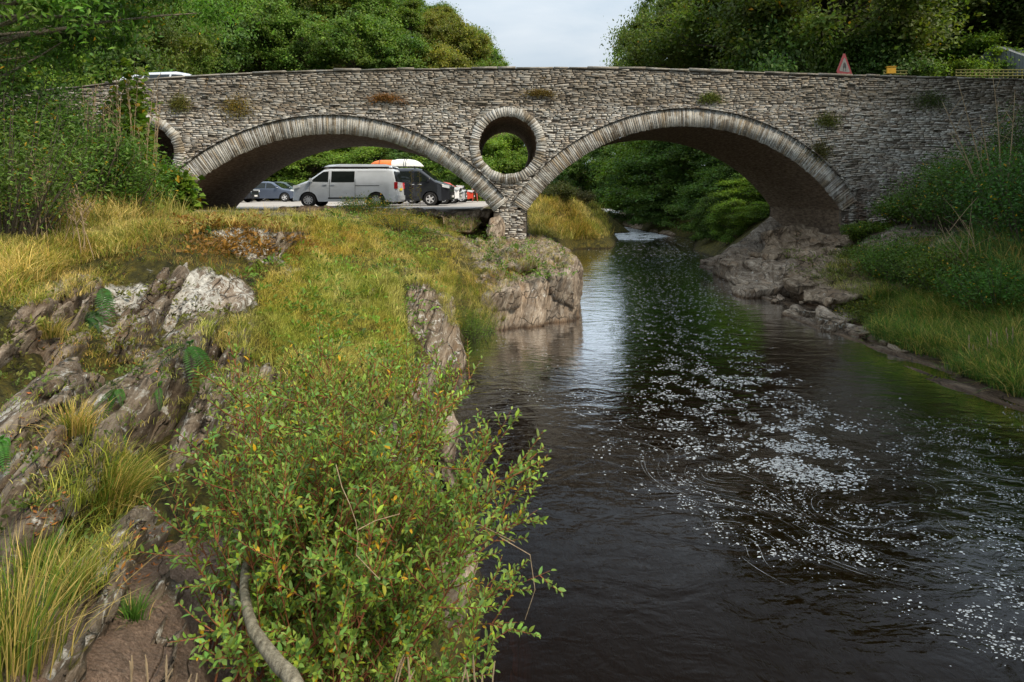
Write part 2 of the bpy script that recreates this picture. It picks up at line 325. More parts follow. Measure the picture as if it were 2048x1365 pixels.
for y,h in ():
    A+=[(xr+.9,y,.28+h),(xr+2.2,y,.75+h),(xr+4,y,1.75+h),(xr+7,y,2.7),(xr+14,y,3.8),(xr+50,y,5)]
for q in [(1700,500,18.3),(1640,500,20.5)]: ap(*q)
A+=[(11,18,1.35),(13,18.2,1.9),(16,18.5,2.5)]
for y in (24,30,38,46,54,64,78,92):
    xr=np.interp(y,[b for a,b in RW],[a for a,b in RW]); A+=[(xr+.8,y,.8),(xr+3,y,2.6),(xr+7,y,5),(xr+18,y,7),(70,y,10)]
A+=[(40,140,8),(15,140,3),(80,140,14),(9,140,3)]
vv=[Vector((a[0],a[1])) for a in A]
cv,ce,cf,ov,_,_=geometry.delaunay_2d_cdt(vv,[],[],0,1e-4)
zz=[A[o[0]][2] if o else 0 for o in ov]
tin=BVHTree.FromPolygons([Vector((v.x,v.y,z)) for v,z in zip(cv,zz)],[tuple(f) for f in cf])
NR,NC=860,860
W=np.geomspace(4.2,140,NR)-6.0; T=np.linspace(-1,1,NC); T=1.45*(T*.75+.25*T**3)
gx=np.outer(W+6,T)+0.0; gy=np.repeat(W[:,None],NC,1)
gz=np.zeros_like(gx)
dn=Vector((0,0,-1))
for i in range(NR):
    for j in range(NC):
        h=tin.ray_cast(Vector((gx[i,j],gy[i,j],200)),dn); gz[i,j]=h[0].z if h[0] else (3.0 if gx[i,j]>0 else 6)
for _ in range(3): gz[1:-1,1:-1]=(gz[1:-1,1:-1]*2+gz[:-2,1:-1]+gz[2:,1:-1]+gz[1:-1,:-2]+gz[1:-1,2:])/6
V=np.stack([gx.ravel(),gy.ravel(),gz.ravel()],1)
def proj(V): y=np.maximum(V[:,1],.05); return 1024+F0*V[:,0]/y, HZ+F0*(CH-V[:,2])/y
def blobs(V,L):
    """soft ellipses given by (px,py,D, radius_x, radius_y, value) at their true ground position"""
    a=np.zeros(len(V))
    for px,py,D,rx,ry,v in L:
        c=P(px,py,D); d=((V[:,0]-c.x)/rx)**2+((V[:,1]-c.y)/ry)**2
        a=np.maximum(a,v*np.clip(1.4-d,0,1)) if v>0 else a+v*np.clip(1.4-d,0,1)
    return a
xl=np.interp(V[:,1],[b for a,b in LW],[a for a,b in LW]); xr=np.interp(V[:,1],[b for a,b in RW],[a for a,b in RW])
left=(V[:,0]<xl+.3).astype(float); y=V[:,1]
rockw=np.where(V[:,2]<2.2,1.0,.35)*left*np.clip((9.5-y)/2,0,1)+.55*left*np.clip((y-7)/3,0,1)*np.clip((17-y)/2,0,1)*(V[:,0]>-2.8)
rockw=np.maximum(rockw,.5*(V[:,0]>xr-1)*(V[:,0]<xr+2)*(y<24))
soil=blobs(V,[(330,1180,2.6,.45,.8,1),(300,1330,2.0,.5,.35,1),(430,1200,2.6,.35,.6,.7),(1850,640,11,2.2,1.6,.25)])
grassy=blobs(V,[(750,500,12,2.2,4.5,1),(640,560,9.4,.9,1.9,1),(700,680,8,.8,1.5,1),(620,640,8,.6,1.0,.7),(100,470,8.0,3,1.5,1),(400,440,12,4,2.2,1)])
rockw*=(1-.75*np.clip(soil,0,1))*(1-.6*np.clip(grassy,0,1))
d=strata(V,.13)*.45+.6*strata(V*1.0+3,.40)
n=np.zeros_like(V); n[:,0]=-.35; n[:,1]=-.45; n[:,2]=.82
V+=n*(d*.40*rockw)[:,None]
V[:,2]+=.05*fbm(V,3,1.7)*np.clip(left+.6,0,1)*np.where((y>20)&(V[:,0]<-1)&(y<54),0,1)
# keep the car park bed flat
cp=(y>20.5)&(y<53)&(V[:,0]<-1.2); V[cp,2]=np.minimum(V[cp,2],2.38)
lich=blobs(V,[(370,590,7.0,1.1,.9,.75),(140,620,5.5,.7,.5,.6),(60,720,4.3,.8,.35,.55),(480,470,9.3,1.2,.7,.8),(590,470,10.4,.8,.8,.8),(250,560,7,.5,.6,.5),(100,940,3.0,.5,.4,.5),(180,1130,2.4,.25,.2,.6)])
lich=np.clip(lich*.8+.16*left,0,1)
moss=np.clip(.45+blobs(V,[(60,830,3.6,.9,.55,.5),(160,780,4.4,.9,.5,.45),(420,670,6.3,1.2,.5,.5),(300,540,7.6,1,.6,.3),(600,720,6.8,1,1.2,.6),(40,900,3.0,.5,.4,.4)]),0,1.2)
moss=np.clip(moss+.42*((y<5.5)&(V[:,0]<0))-.5*lich+.5*np.clip(grassy,0,1)-.3*(V[:,0]>0),0,1)
moss=np.where(y>24,1.0,moss)
idx=np.arange(NR*NC).reshape(NR,NC); q=np.stack([idx[:-1,:-1],idx[:-1,1:],idx[1:,1:],idx[1:,:-1]],-1).reshape(-1,4)
GV=V.copy(); GQ=q
gm=npmesh('ground',V,[q],smooth=True,attrs={'moss':moss,'lich':lich,'soil':np.clip(soil,0,1)})
link('ground',gm,M['ground'],kind='structure')
GB=BVHTree.FromPolygons([Vector(v) for v in V.tolist()],q.tolist())
def G(x,y,top=60.0):
    h=GB.ray_cast(Vector((x,y,top)),dn); return h[0].z if h[0] else 2.4
def Gn(x,y):
    h=GB.ray_cast(Vector((x,y,60)),dn); return (h[0].z,h[1]) if h[0] else (2.4,Vector((0,0,1)))
def hit(px,py,Dmax=150):
    """the ground point seen at a photo pixel"""
    d=P(px,py,1)-Vector((0,0,CH)); h=GB.ray_cast(Vector((0,0,CH)),d.normalized(),Dmax); return h[0]
far=MB(); far.add([(-900,90,1.2),(900,90,1.2),(900,1600,1.2),(-900,1600,1.2)],[(0,1,2,3)]); far.add([(-900,-300,-1.4),(900,-300,-1.4),(900,90,-1.6),(-900,90,-1.6)],[(0,1,2,3)])
far.build('distant_ground',M['soil'],kind='structure')
# car park surface
mb=MB(); e=[(-60,20.9),(-14,20.8),(-9,20.6),(-6.5,20.45),(-4.6,20.4),(-3.2,20.7),(-2.4,21.2),(-1.75,22.5),(-1.35,26),(-1.25,36),(-1.5,53.5),(-60,53.5)]
n_=len(e); mb.add([(x,y_,2.446) for x,y_ in e]+[(x,y_,2.20) for x,y_ in e],[tuple(range(n_))]+[(i,(i+1)%n_,(i+1)%n_+n_,i+n_)[::-1] for i in range(n_)])
mb.build('car_park',M['tarmac'],kind='structure')
# ================================================================ water
t=NT('river_water'); p=t.obj()
mpw=t.n('ShaderNodeMapping'); mpw.inputs['Scale'].default_value=(1.0,1.9,1); mpw.inputs['Rotation'].default_value=(0,0,R(18)); t.l(p,mpw.inputs[0])
a=t.noise(1.1,mpw.outputs[0],3,.5,1.4); b=t.noise(4.5,mpw.outputs[0],4,.55,1.0); c=t.noise(17,mpw.outputs[0],3,.5,.6); patch=t.step(t.noise(.35,p,3,.5),.35,.65)
h=t.math('ADD',t.math('MULTIPLY',a,1.0),t.math('ADD',t.math('MULTIPLY',b,.30),t.math('MULTIPLY',t.math('MULTIPLY',c,.045),t.math('ADD',patch,.25))))
nb=t.bump(h,1.0,.015)
gl=t.n('ShaderNodeBsdfGlossy'); gl.inputs['Roughness'].default_value=.03; gl.inputs['Color'].default_value=(.95,.97,1,1); t.l(nb,gl.inputs['Normal'])
tr=t.n('ShaderNodeBsdfTransparent'); tr.inputs[0].default_value=(.70,.55,.38,1)
df=t.n('ShaderNodeBsdfDiffuse'); df.inputs[0].default_value=(.016,.009,.004,1)
m1=t.n('ShaderNodeMixShader'); m1.inputs[0].default_value=.30; t.l(tr.outputs[0],m1.inputs[1]); t.l(df.outputs[0],m1.inputs[2])
lw=t.n('ShaderNodeLayerWeight'); lw.inputs['Blend'].default_value=.5; t.l(nb,lw.inputs['Normal']); frv=t.math('ADD',t.math('MULTIPLY',t.math('POWER',lw.outputs['Facing'],7.0),6.5),.004,clamp=True)
m2=t.n('ShaderNodeMixShader'); t.l(frv,m2.inputs[0]); t.l(m1.outputs[0],m2.inputs[1]); t.l(gl.outputs[0],m2.inputs[2])
ab=t.n('ShaderNodeVolumeAbsorption'); ab.inputs['Color'].default_value=(.62,.30,.07,1); ab.inputs['Density'].default_value=4.0
t.l(ab.outputs[0],t.out.inputs['Volume']); M['water']=t.done(m2.outputs[0])
xs=[(x-1.2,y_) for x,y_ in LW]+[(x+.9,y_) for x,y_ in RW[::-1]]
LWe=[(-1.2,-12)]+[(x-(1.6 if y_<14 else 1.0),y_) for x,y_ in LW]; RWe=[(12,-12)]+[(x+.9,y_) for x,y_ in RW]
ys=np.concatenate([np.arange(-12,28,.5),np.arange(28,90,2.0)]); lv=np.interp(ys,[b for a,b in LWe],[a for a,b in LWe]); rv=np.interp(ys,[b for a,b in RWe],[a for a,b in RWe])
mb=MB(); k=len(ys); vs_=[]
for zt in (0.0,-1.9):
    for i in range(k): vs_+= [(lv[i],ys[i],zt),(rv[i],ys[i],zt)]
fs=[]
for i in range(k-1):
    a0=2*i; fs+=[(a0,a0+1,a0+3,a0+2)]; b0=2*k+2*i; fs+=[(b0+2,b0+3,b0+1,b0)]; fs+=[(a0,a0+2,b0+2,b0),(a0+3,a0+1,b0+1,b0+3)]
fs+=[(0,2*k,2*k+1,1),(2*k-2,2*k-1,4*k-1,4*k-2)]
mb.add(vs_,fs); mb.build('river_water',M['water'],kind='structure')
# ================================================================ bridge
Y0=18.7; BA=.033; CA,SA=math.cos(BA),math.sin(BA); BW=4.9
def BF(px,py):
    t=(px-1024)/F0; u=Y0*t/(CA-t*SA); Y=Y0+u*SA; return (u,3+(HZ-py)*Y/F0)
def BP(u,v,z): return Vector((u*CA-v*SA, Y0+u*SA+v*CA, z))
def circ(a,b,c):
    (ax,ay),(bx,by),(cx,cy_)=a,b,c; d=2*(ax*(by-cy_)+bx*(cy_-ay)+cx*(ay-by))
    ux=((ax*ax+ay*ay)*(by-cy_)+(bx*bx+by*by)*(cy_-ay)+(cx*cx+cy_*cy_)*(ay-by))/d
    uy=((ax*ax+ay*ay)*(cx-bx)+(bx*bx+by*by)*(ax-cx)+(cx*cx+cy_*cy_)*(bx-ax))/d
    return ux,uy,math.hypot(ax-ux,ay-uy)
LI=circ(BF(371,384),BF(661,268),BF(985,420)); LE=circ(BF(345,352),BF(656,231),BF(997,382))
RI=circ(BF(1055,420),BF(1368,253),BF(1679,415)); RE=circ(BF(1076,344),BF(1372,218),BF(1708,392))
ZS=2.50
def u_at(c,z,s): return c[0]+s*math.sqrt(max(0,c[2]**2-(z-c[1])**2))
PIER=(u_at(LI,ZS,1),u_at(RI,ZS,-1)); LAB=u_at(LI,ZS,-1); RAB=u_at(RI,ZS,1)
H1=(*BF(1016,291),.95); H2=(*BF(290,308),.93)
tp=[BF(*q) for q in [(-300,205),(0,188),(100,181),(230,165),(370,153),(500,147),(620,142),(800,139),(1100,136),(1300,138),(1500,145),(1650,150),(1800,154),(2048,159),(2500,175)]]
def top(u): return float(np.interp(u,[a for a,b in tp],[b for a,b in tp]))
def inarch(u,z,c,ex=0.0):
    if z>ZS: return (u-c[0])**2+(z-c[1])**2<(c[2]+ex)**2
    return abs(u-c[0])<math.sqrt(c[2]**2-(ZS-c[1])**2)
def solid(u,z,ex=0.0,hx=0.0):
    if z>top(u)-.05: return False
    if inarch(u,z,LI,ex) or inarch(u,z,RI,ex): return False
    for h in (H1,H2):
        if (u-h[0])**2+(z-h[1])**2<(h[2]+hx)**2: return False
    return True
br=empty('stone_bridge',BP(0,0,0),BA,label='old slate bridge with wide arches and a round hole between them over the river',cat='bridge')
U0,U1=-22.0,24.0
# solid core: front and back sheets, barrels, deck
mb=MB(); c_=.10
for v,flip in ((.05,0),(BW-.02,1)):
    nu=int((U1-U0)/c_)
    for i in range(nu):
        u=U0+i*c_; z=.2; run=None
        while z<top(u)+.001:
            ok = solid(u+c_/2,z+c_/2,.25,.14) or (z+c_/2>top(u)-.12)
            if ok and run is None: run=z
            if (not ok) and run is not None:
                f=[(u,v,run),(u+c_,v,run),(u+c_,v,z),(u,v,z)]; mb.add(f,[(3,2,1,0) if flip else (0,1,2,3)]); run=None
            z+=c_
        if run is not None:
            f=[(u,v,run),(u+c_,v,run),(u+c_,v,top(u+c_)),(u,v,top(u))]; mb.add(f,[(3,2,1,0) if flip else (0,1,2,3)])
core=mb.build('wall_core',M['mortar'],br)
# parapets' inner faces, tops, road deck
us=np.linspace(U0,U1,80); RD=-1.06
for (v0,v1) in ((.06,.42),(BW-.42,BW-.03)):
    mb=MB()
    for a_,b_ in zip(us[:-1],us[1:]):
        mb.add([(a_,v0,top(a_)-.01),(b_,v0,top(b_)-.01),(b_,v1,top(b_)-.01),(a_,v1,top(a_)-.01)],[(0,1,2,3)])
        vi=v1 if v0<1 else v0; mb.add([(a_,vi,top(a_)-1.2),(b_,vi,top(b_)-1.2),(b_,vi,top(b_)-.01),(a_,vi,top(a_)-.01)],[(0,1,2,3)])
    mb.build('parapet_back',M['mortar'],br)
mb=MB()
for a_,b_ in zip(us[:-1],us[1:]): mb.add([(a_,.42,top(a_)+RD),(b_,.42,top(b_)+RD),(b_,BW-.42,top(b_)+RD),(a_,BW-.42,top(a_)+RD)],[(0,1,2,3)])
mb.build('road_deck',M['tarmac'],br)
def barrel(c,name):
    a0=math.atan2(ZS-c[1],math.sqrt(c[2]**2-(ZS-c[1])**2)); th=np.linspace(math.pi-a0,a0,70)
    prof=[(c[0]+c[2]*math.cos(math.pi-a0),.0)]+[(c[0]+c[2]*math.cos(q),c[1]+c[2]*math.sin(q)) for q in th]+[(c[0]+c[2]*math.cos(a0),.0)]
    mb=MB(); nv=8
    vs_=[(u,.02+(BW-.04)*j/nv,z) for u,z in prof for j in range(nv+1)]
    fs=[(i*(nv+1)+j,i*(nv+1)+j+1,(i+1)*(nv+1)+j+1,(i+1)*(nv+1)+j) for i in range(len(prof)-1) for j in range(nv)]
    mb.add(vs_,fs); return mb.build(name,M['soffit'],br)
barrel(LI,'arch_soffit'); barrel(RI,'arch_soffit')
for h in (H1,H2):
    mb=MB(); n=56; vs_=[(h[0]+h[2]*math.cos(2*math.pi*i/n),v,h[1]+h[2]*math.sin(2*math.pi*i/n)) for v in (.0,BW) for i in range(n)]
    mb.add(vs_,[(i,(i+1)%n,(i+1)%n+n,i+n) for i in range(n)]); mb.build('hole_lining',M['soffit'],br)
# wall stones
r=random.Random(5)
TONES=[(.40,.37,.33),(.34,.31,.27),(.29,.26,.22),(.23,.20,.17),(.44,.42,.39),(.32,.27,.22),(.18,.155,.13),(.37,.33,.27),(.48,.46,.43)]
def stone_tone(z,u):
    c=r.choice(TONES); g=r.uniform(1.05,1.75)
    if z>5.9+.02*u: c=tuple(x*.80 for x in (c[0],c[1]*.96,c[2]*.90))
    return [x*g for x in c]
SV=[];SF=[];Sc=[]
def addstone(quad,v0,col):
    """quad: four (u,z) corners; front face at random small protrusions"""
    n=len(SV); j=[v0-r.uniform(0,.026) for _ in range(4)]
    cu=sum(q[0] for q in quad)/4; cz=sum(q[1] for q in quad)/4
    for (u,z),v in zip(quad,j): SV.append((u+(cu-u)*.06,v,z+(cz-z)*.12))
    for u,z in quad: SV.append((u,.11,z))
    SF.append((n,n+1,n+2,n+3))
    for k in range(4): SF.append((n+(k+1)%4,n+k,n+4+k,n+4+(k+1)%4))
    Sc.extend([col]*8)
z=.15; row=0
def wv(u,ph): return .05*math.sin(u*.9+ph)+.03*math.sin(u*2.3+ph*1.7)
while z<7.35:
    hgt=r.choice((.03,.035,.04,.05,.06,.075)) * (1.15 if z>5.9 else 1.0)
    u=U0+r.random()*.3; ph=z*.8
    while u<U1:
        L_=r.uniform(.08,.34)*(1.7 if r.random()<.15 else 1); hh=hgt*r.uniform(.75,1.12); w0=wv(u,ph); w1=wv(u+L_,ph)
        um,zm=u+L_/2,z+hgt/2+w0
        if solid(um,zm,.30,.22) and all(solid(a_,zm,.12,.08) for a_ in (u,u+L_)):
            g=.006; addstone([(u+g,z+w0+r.uniform(0,.01)),(u+L_-g,z+w1+r.uniform(0,.01)),(u+L_-g-r.uniform(0,.02),z+w1+hh-.002),(u+g+r.uniform(0,.02),z+w0+hh-.002)],.035-(.035 if r.random()<.07 else 0)+(.045 if r.random()<.05 else 0),stone_tone(zm,um))
        u+=L_
    z+=hgt; row+=1
link('wall_face',npmesh('wall_face',SV,[SF],cols=np.array(Sc)),M['wall'],br)
# arch rings: voussoir slates standing proud + thin drip course
def ring(ci,ce,name,full=False,hood=True,vfront=-.02):
    global SV,SF,Sc
    SV=[];SF=[];Sc=[]
    if full: ths=[0,2*math.pi]
    else:
        a0=math.atan2(ZS-.05-ci[1],math.sqrt(ci[2]**2-(ZS-.05-ci[1])**2)); ths=[a0,math.pi-a0]
    q=ths[0]; tone=1.0
    while q<ths[1]-.002:
        dq=r.uniform(.035,.085)/ci[2]*(1 if not full else 1.15); dq=min(dq,ths[1]-q)
        def pt(a,rad_c,k):
            # outer radius follows the extrados circle
            ri=rad_c; 
            if k==0: return (ci[0]+ri*math.cos(a),ci[1]+ri*math.sin(a))
            dx,dz=math.cos(a),math.sin(a); ox,oz=ci[0]-ce[0],ci[1]-ce[1]; b_=ox*dx+oz*dz; c2=ox*ox+oz*oz-ce[2]**2
            s=-b_+math.sqrt(b_*b_-c2); s+=r.uniform(-.03,.02); return (ci[0]+s*dx,ci[1]+s*dz)
        g=.004/ci[2]; i0=ci[2]-r.uniform(-.01,.02)
        tone=.6*tone+.4*r.uniform(.75,1.35); base=r.choice([(.44,.43,.40),(.36,.34,.30),(.50,.49,.47),(.26,.23,.19),(.36,.30,.22),(.20,.17,.13)])
        col=[x*tone*1.0 for x in base]; p0,p1,p2,p3=pt(q+g,i0,0),pt(q+dq-g,i0,0),pt(q+dq-g,0,1),pt(q+g,0,1)
        n=len(SV); j=[vfront-r.uniform(0,.03) for _ in range(4)]; j=[v*.7 for v in j]
        for (u,z_),v in zip((p0,p3,p2,p1),j): SV.append((u,v,z_))
        for (u,z_) in (p0,p3,p2,p1): SV.append((u,.05,z_))
        SF.append((n,n+1,n+2,n+3)[::1])
        for k in range(4): SF.append((n+(k+1)%4,n+k,n+4+k,n+4+(k+1)%4))
        Sc.extend([col]*8); q+=dq
    link(name,npmesh(name,SV,[SF],cols=np.array(Sc)),M['ring'],br)
    if hood:
        SV=[];SF=[];Sc=[]; a0=math.atan2(BF(0,395)[1]-ce[1],math.sqrt(ce[2]**2-(BF(0,395)[1]-ce[1])**2)); q=a0
        while q<math.pi-a0:
            dq=r.uniform(.15,.35)/ce[2]; n=len(SV)
            for v in (-.09,.06):
                for a,rr in ((q,ce[2]+.005),(q+dq-.002,ce[2]+.005),(q+dq-.002,ce[2]+.035),(q,ce[2]+.04)): SV.append((ce[0]+rr*math.cos(a),v+r.uniform(-.01,.01),ce[1]+rr*math.sin(a)))
            SF+= [(n,n+3,n+2,n+1),(n,n+1,n+5,n+4),(n+2,n+3,n+7,n+6),(n+1,n+2,n+6,n+5),(n+3,n,n+4,n+7)]
            g=r.uniform(.5,1); Sc.extend([(.16*g,.14*g,.12*g)]*8); q+=dq
        link('drip_course',npmesh('drip_course',SV,[SF],cols=np.array(Sc)),M['wall'],br)
ring(LI,LE,'arch_ring'); ring(RI,RE,'arch_ring')
for h in (H1,H2): ring(h,(h[0],h[1],h[2]+.31),'hole_ring',True,False,-.012)
# pier and abutment stone returns inside the arches
# coping slabs along the parapet
SV=[];SF=[];Sc=[]; u=U0
while u<U1:
    L_=r.uniform(.35,1.3); th=r.uniform(.035,.09); n=len(SV); z0=[top(u)-.02,top(u+L_)-.02]; ov=r.uniform(.0,.03)
    for zz_ in (0,th):
        for (a,v) in ((0,-ov),(1,-ov-r.uniform(-.03,.03)),(1,.46),(0,.46)): SV.append((u+.01+(L_-.02)*a,v,z0[a]+zz_+r.uniform(-.012,.012)))
    SF+=[(n,n+3,n+2,n+1),(n+4,n+5,n+6,n+7),(n,n+1,n+5,n+4),(n+1,n+2,n+6,n+5),(n+2,n+3,n+7,n+6),(n+3,n,n+4,n+7)]
    g=r.uniform(.6,1.5); Sc.extend([(.24*g,.22*g,.19*g)]*8); u+=L_
link('coping',npmesh('coping',SV,[SF],cols=np.array(Sc)),M['wall'],br)
# ================================================================ rocks
def rock(name,label,hulls,mat,vox=.05,amp=.05,step=.12,cat='rock',group=None,sm=1,bev=.0):
    allv=[];allf=[]
    for pts in hulls:
        bm=bmesh.new(); [bm.verts.new(p) for p in pts]; r_=bmesh.ops.convex_hull(bm,input=bm.verts); bm.verts.ensure_lookup_table()
        bmesh.ops.delete(bm,geom=[v for v in bm.verts if not v.link_faces],context='VERTS'); bm.verts.index_update()
        n=len(allv); allv+=[tuple(v.co) for v in bm.verts]; allf+=[tuple(v.index+n for v in f.verts) for f in bm.faces]; bm.free()
    me=bpy.data.meshes.new('tmp'); me.from_pydata(allv,[],allf); o=bpy.data.objects.new('tmp',me); COL.objects.link(o)
    m=o.modifiers.new('r','REMESH'); m.mode='VOXEL'; m.voxel_size=vox; s_=o.modifiers.new('s','SMOOTH'); s_.iterations=sm; s_.factor=.5
    dg=bpy.context.evaluated_depsgraph_get(); ev=o.evaluated_get(dg); m2=bpy.data.meshes.new_from_object(ev); bpy.data.objects.remove(o); bpy.data.meshes.remove(me)
    n=len(m2.vertices); co_=np.empty(n*3,dtype=np.float32); m2.vertices.foreach_get('co',co_); co_=co_.reshape(-1,3).astype(float); nr=np.empty(n*3,dtype=np.float32); m2.vertices.foreach_get('normal',nr); nr=nr.reshape(-1,3)
    d_=strata(co_,step)*amp*1.6+fbm(co_,4,1.1)*amp*1.3+strata(co_,step*3)*amp*.9
    co_+=nr*d_[:,None]; m2.vertices.foreach_set('co',co_.astype(np.float32).ravel()); m2.update(); m2.polygons.foreach_set('use_smooth',[True]*len(m2.polygons)); m2.materials.clear(); m2.name=name
    return link(name,m2,mat,label=label,cat=cat,group=group)
def lift(p,z): q=Vector(p); q.z=z; return q
# outcrop at the water, right of the left bank
def W_(x,y,z): return Vector((x,y,z))
rock('rock_outcrop','broad pale rock outcrop standing in the water in front of the middle pier',[
  [W_(-.75,12.5,-.6),W_(.1,12.6,-.6),W_(1.0,13.2,-.6),W_(1.6,13.9,-.6),W_(1.6,15.6,-.6),W_(-.7,15.6,-.6),W_(-.62,12.7,.35),W_(-.1,13.0,.75),W_(.8,13.6,.85),W_(1.5,14.0,.95),W_(1.5,15.4,1.05),W_(.3,15.5,1.35),W_(-.6,15.3,1.35),W_(-.5,13.6,1.0)],
  [W_(.8,14.6,-.5),W_(1.75,15.0,-.5),W_(1.95,17.6,-.5),W_(.6,18,-.5),W_(1.65,15.2,1.15),W_(1.8,17.4,1.15),W_(.7,17.8,1.4),W_(.2,15.4,1.3)],
  [W_(-1.4,14,.2),W_(-.9,12.6,-.3),W_(-.35,12.6,.35),W_(-.8,15,1.35),W_(-1.5,16.5,1.75),W_(-.1,15,1.3),W_(-1.6,15,.9),W_(-.9,13.2,.6)],
  [W_(-.9,14.5,.2),W_(.6,14.6,.2),W_(.8,17.8,.2),W_(-1.2,18,.2),W_(-.7,14.9,1.45),W_(.3,15.2,1.45),W_(.5,17.8,1.6),W_(-1.1,17.8,1.65)]],M['rock_pale'],.035,.14,.36)
rock('slate_outcrop','dark streaked upright slate face between the yellow grass and the river',[
  [P(812,560,10.6),P(858,556,10.4),P(905,600,10.3),P(925,700,9.7),lift(P(905,745,9.5),-.4),lift(P(830,760,8.9),-.3),P(810,640,9.6),lift(P(930,700,10.6),-.4),P(830,545,12.0),P(905,590,11.8),lift(P(830,700,12),-.4)],
  [P(800,740,8.6),P(870,730,8.9),lift(P(885,760,8.9),-.4),lift(P(800,900,7.2),-.4),P(760,800,7.4),P(790,700,9.5),lift(P(760,800,9),-.3)]],M['rock'],.035,.05,.10)
rock('rock_slab','pale smooth rock end poking out of the grass above the streaked face',[[P(775,520,11.6),P(822,538,11.0),P(816,565,10.9),P(790,540,11.4),P(760,515,12.2),P(830,545,11.8),lift(P(800,560,11.6),.9)]],M['rock_pale'],.03,.02)
for i_,(x_,y_,z_,a_,b_,c_) in enumerate(((-.35,13.0,.62,.9,.5,.28),(1.2,13.9,.80,.7,.7,.4),(.3,14.6,1.2,.9,.7,.2),(1.5,16.2,1.05,.6,1.0,.3),(-.5,14.2,.95,.6,.8,.3))):
    rr=random.Random(i_+50); pts=[W_(x_+sx_*a_*.5*rr.uniform(.6,1.15),y_+sy_*b_*.5*rr.uniform(.6,1.15),z_+sz_*c_*rr.uniform(.4,1.0)+.12*sx_*(-1)**i_*.6) for sx_ in (-1,1) for sy_ in (-1,1) for sz_ in (-1.2,.7)]
    rock('ledge_block',['at its water front','at its front right corner','in its centre','on its right flank','on its left flank'][i_].join(('fractured pale block of the outcrop before the pier, ','')),[pts],M['rock_pale'],.03,.04,.10)
rock('leaning_boulder','pale angular boulder leaning beside the foot of the middle pier',[[P(968,462,17.8),P(978,436,17.9),P(1000,427,18.1),P(1014,450,18.0),P(1012,478,17.6),P(975,475,17.5),P(1000,500,17.2),P(985,440,18.5),P(1010,452,18.6),lift(P(985,470,18.5),1.2)]],M['rock_pale'],.035,.025,.2)
ledge=[]
for (a_,b_,y0,y1,D) in ((655,770,417,440,20.0),(760,880,418,446,19.9),(870,985,420,452,19.9),(700,820,426,436,19.5),(560,690,417,428,20.0)):
    ledge.append([P(a_,y0,D),P(b_,y0,D),P(a_,y0,D+1.6),P(b_,y0,D+1.6),P(a_+8,(y0+y1)/2,D-.15),P(b_-8,(y0+y1)/2,D-.15),P(a_+10,y1,D+.4),P(b_-10,y1,D+.4),P(a_,y1,D+1.6),P(b_,y1,D+1.6)])
rock('rock_ledge','long dark rock ledge along the river edge of the car park',ledge,M['rock_dark'],.05,.05,.2)
rock('ledge_boulder','rounded dark boulder under the car park ledge beside the leaning boulder',[[P(880,430,19.2),P(950,428,19.3),P(968,445,19.2),P(940,468,18.8),P(885,462,18.9),P(900,440,20.2),P(960,440,20.2),P(950,475,19.6)]],M['rock_dark'],.05,.05)
rock('pier_foot_rock','low rock shelf under the foot of the middle pier',[[P(960,485,18.2),P(1080,482,18.2),P(1150,500,17.6),P(1130,520,16.4),P(960,520,16.2),P(980,470,20.5),P(1090,470,23),lift(P(1080,500,23),.3),lift(P(1000,500,19),.5)]],M['rock_pale'],.06,.05)
# white rock face on the left bank
rock('white_rock','large white lichened rock face in the middle of the left bank',[
  [P(340,545,7.3),P(372,520,7.35),P(430,540,7.45),P(482,590,7.5),P(478,618,7.2),P(400,630,6.85),P(352,640,6.8),P(340,600,7.0),P(380,530,8.1),P(480,600,8.1),lift(P(400,640,7.4),1.3)],
  [P(250,565,7.1),P(320,540,7.2),P(352,560,7.2),P(345,630,6.7),P(300,640,6.6),P(225,665,6.3),P(235,600,6.8),P(260,560,7.8),P(350,560,7.9)]],M['rock_white'],.022,.085,.13)
rock('white_boulder','white lichened knob at the brow, left of the pair',[[P(362,470,9.0),P(395,455,9.2),P(408,480,9.1),P(380,500,8.8),P(370,470,9.5),P(405,470,9.6)]],M['rock_white'],.025,.03,.1)
rock('white_boulder','white lichened knob at the brow, right of the pair',[[P(462,470,9.5),P(490,455,9.6),P(525,480,9.6),P(500,500,9.3),P(470,480,10),P(520,480,10)]],M['rock_white'],.025,.03,.1)
rock('streaked_boulder','grey and white streaked knob on the brow above the yellow grass',[[P(540,475,10.5),P(580,455,10.6),P(600,475,10.5),P(570,500,10.2),P(545,480,11),P(595,475,11)]],M['rock_white'],.03,.04,.06)
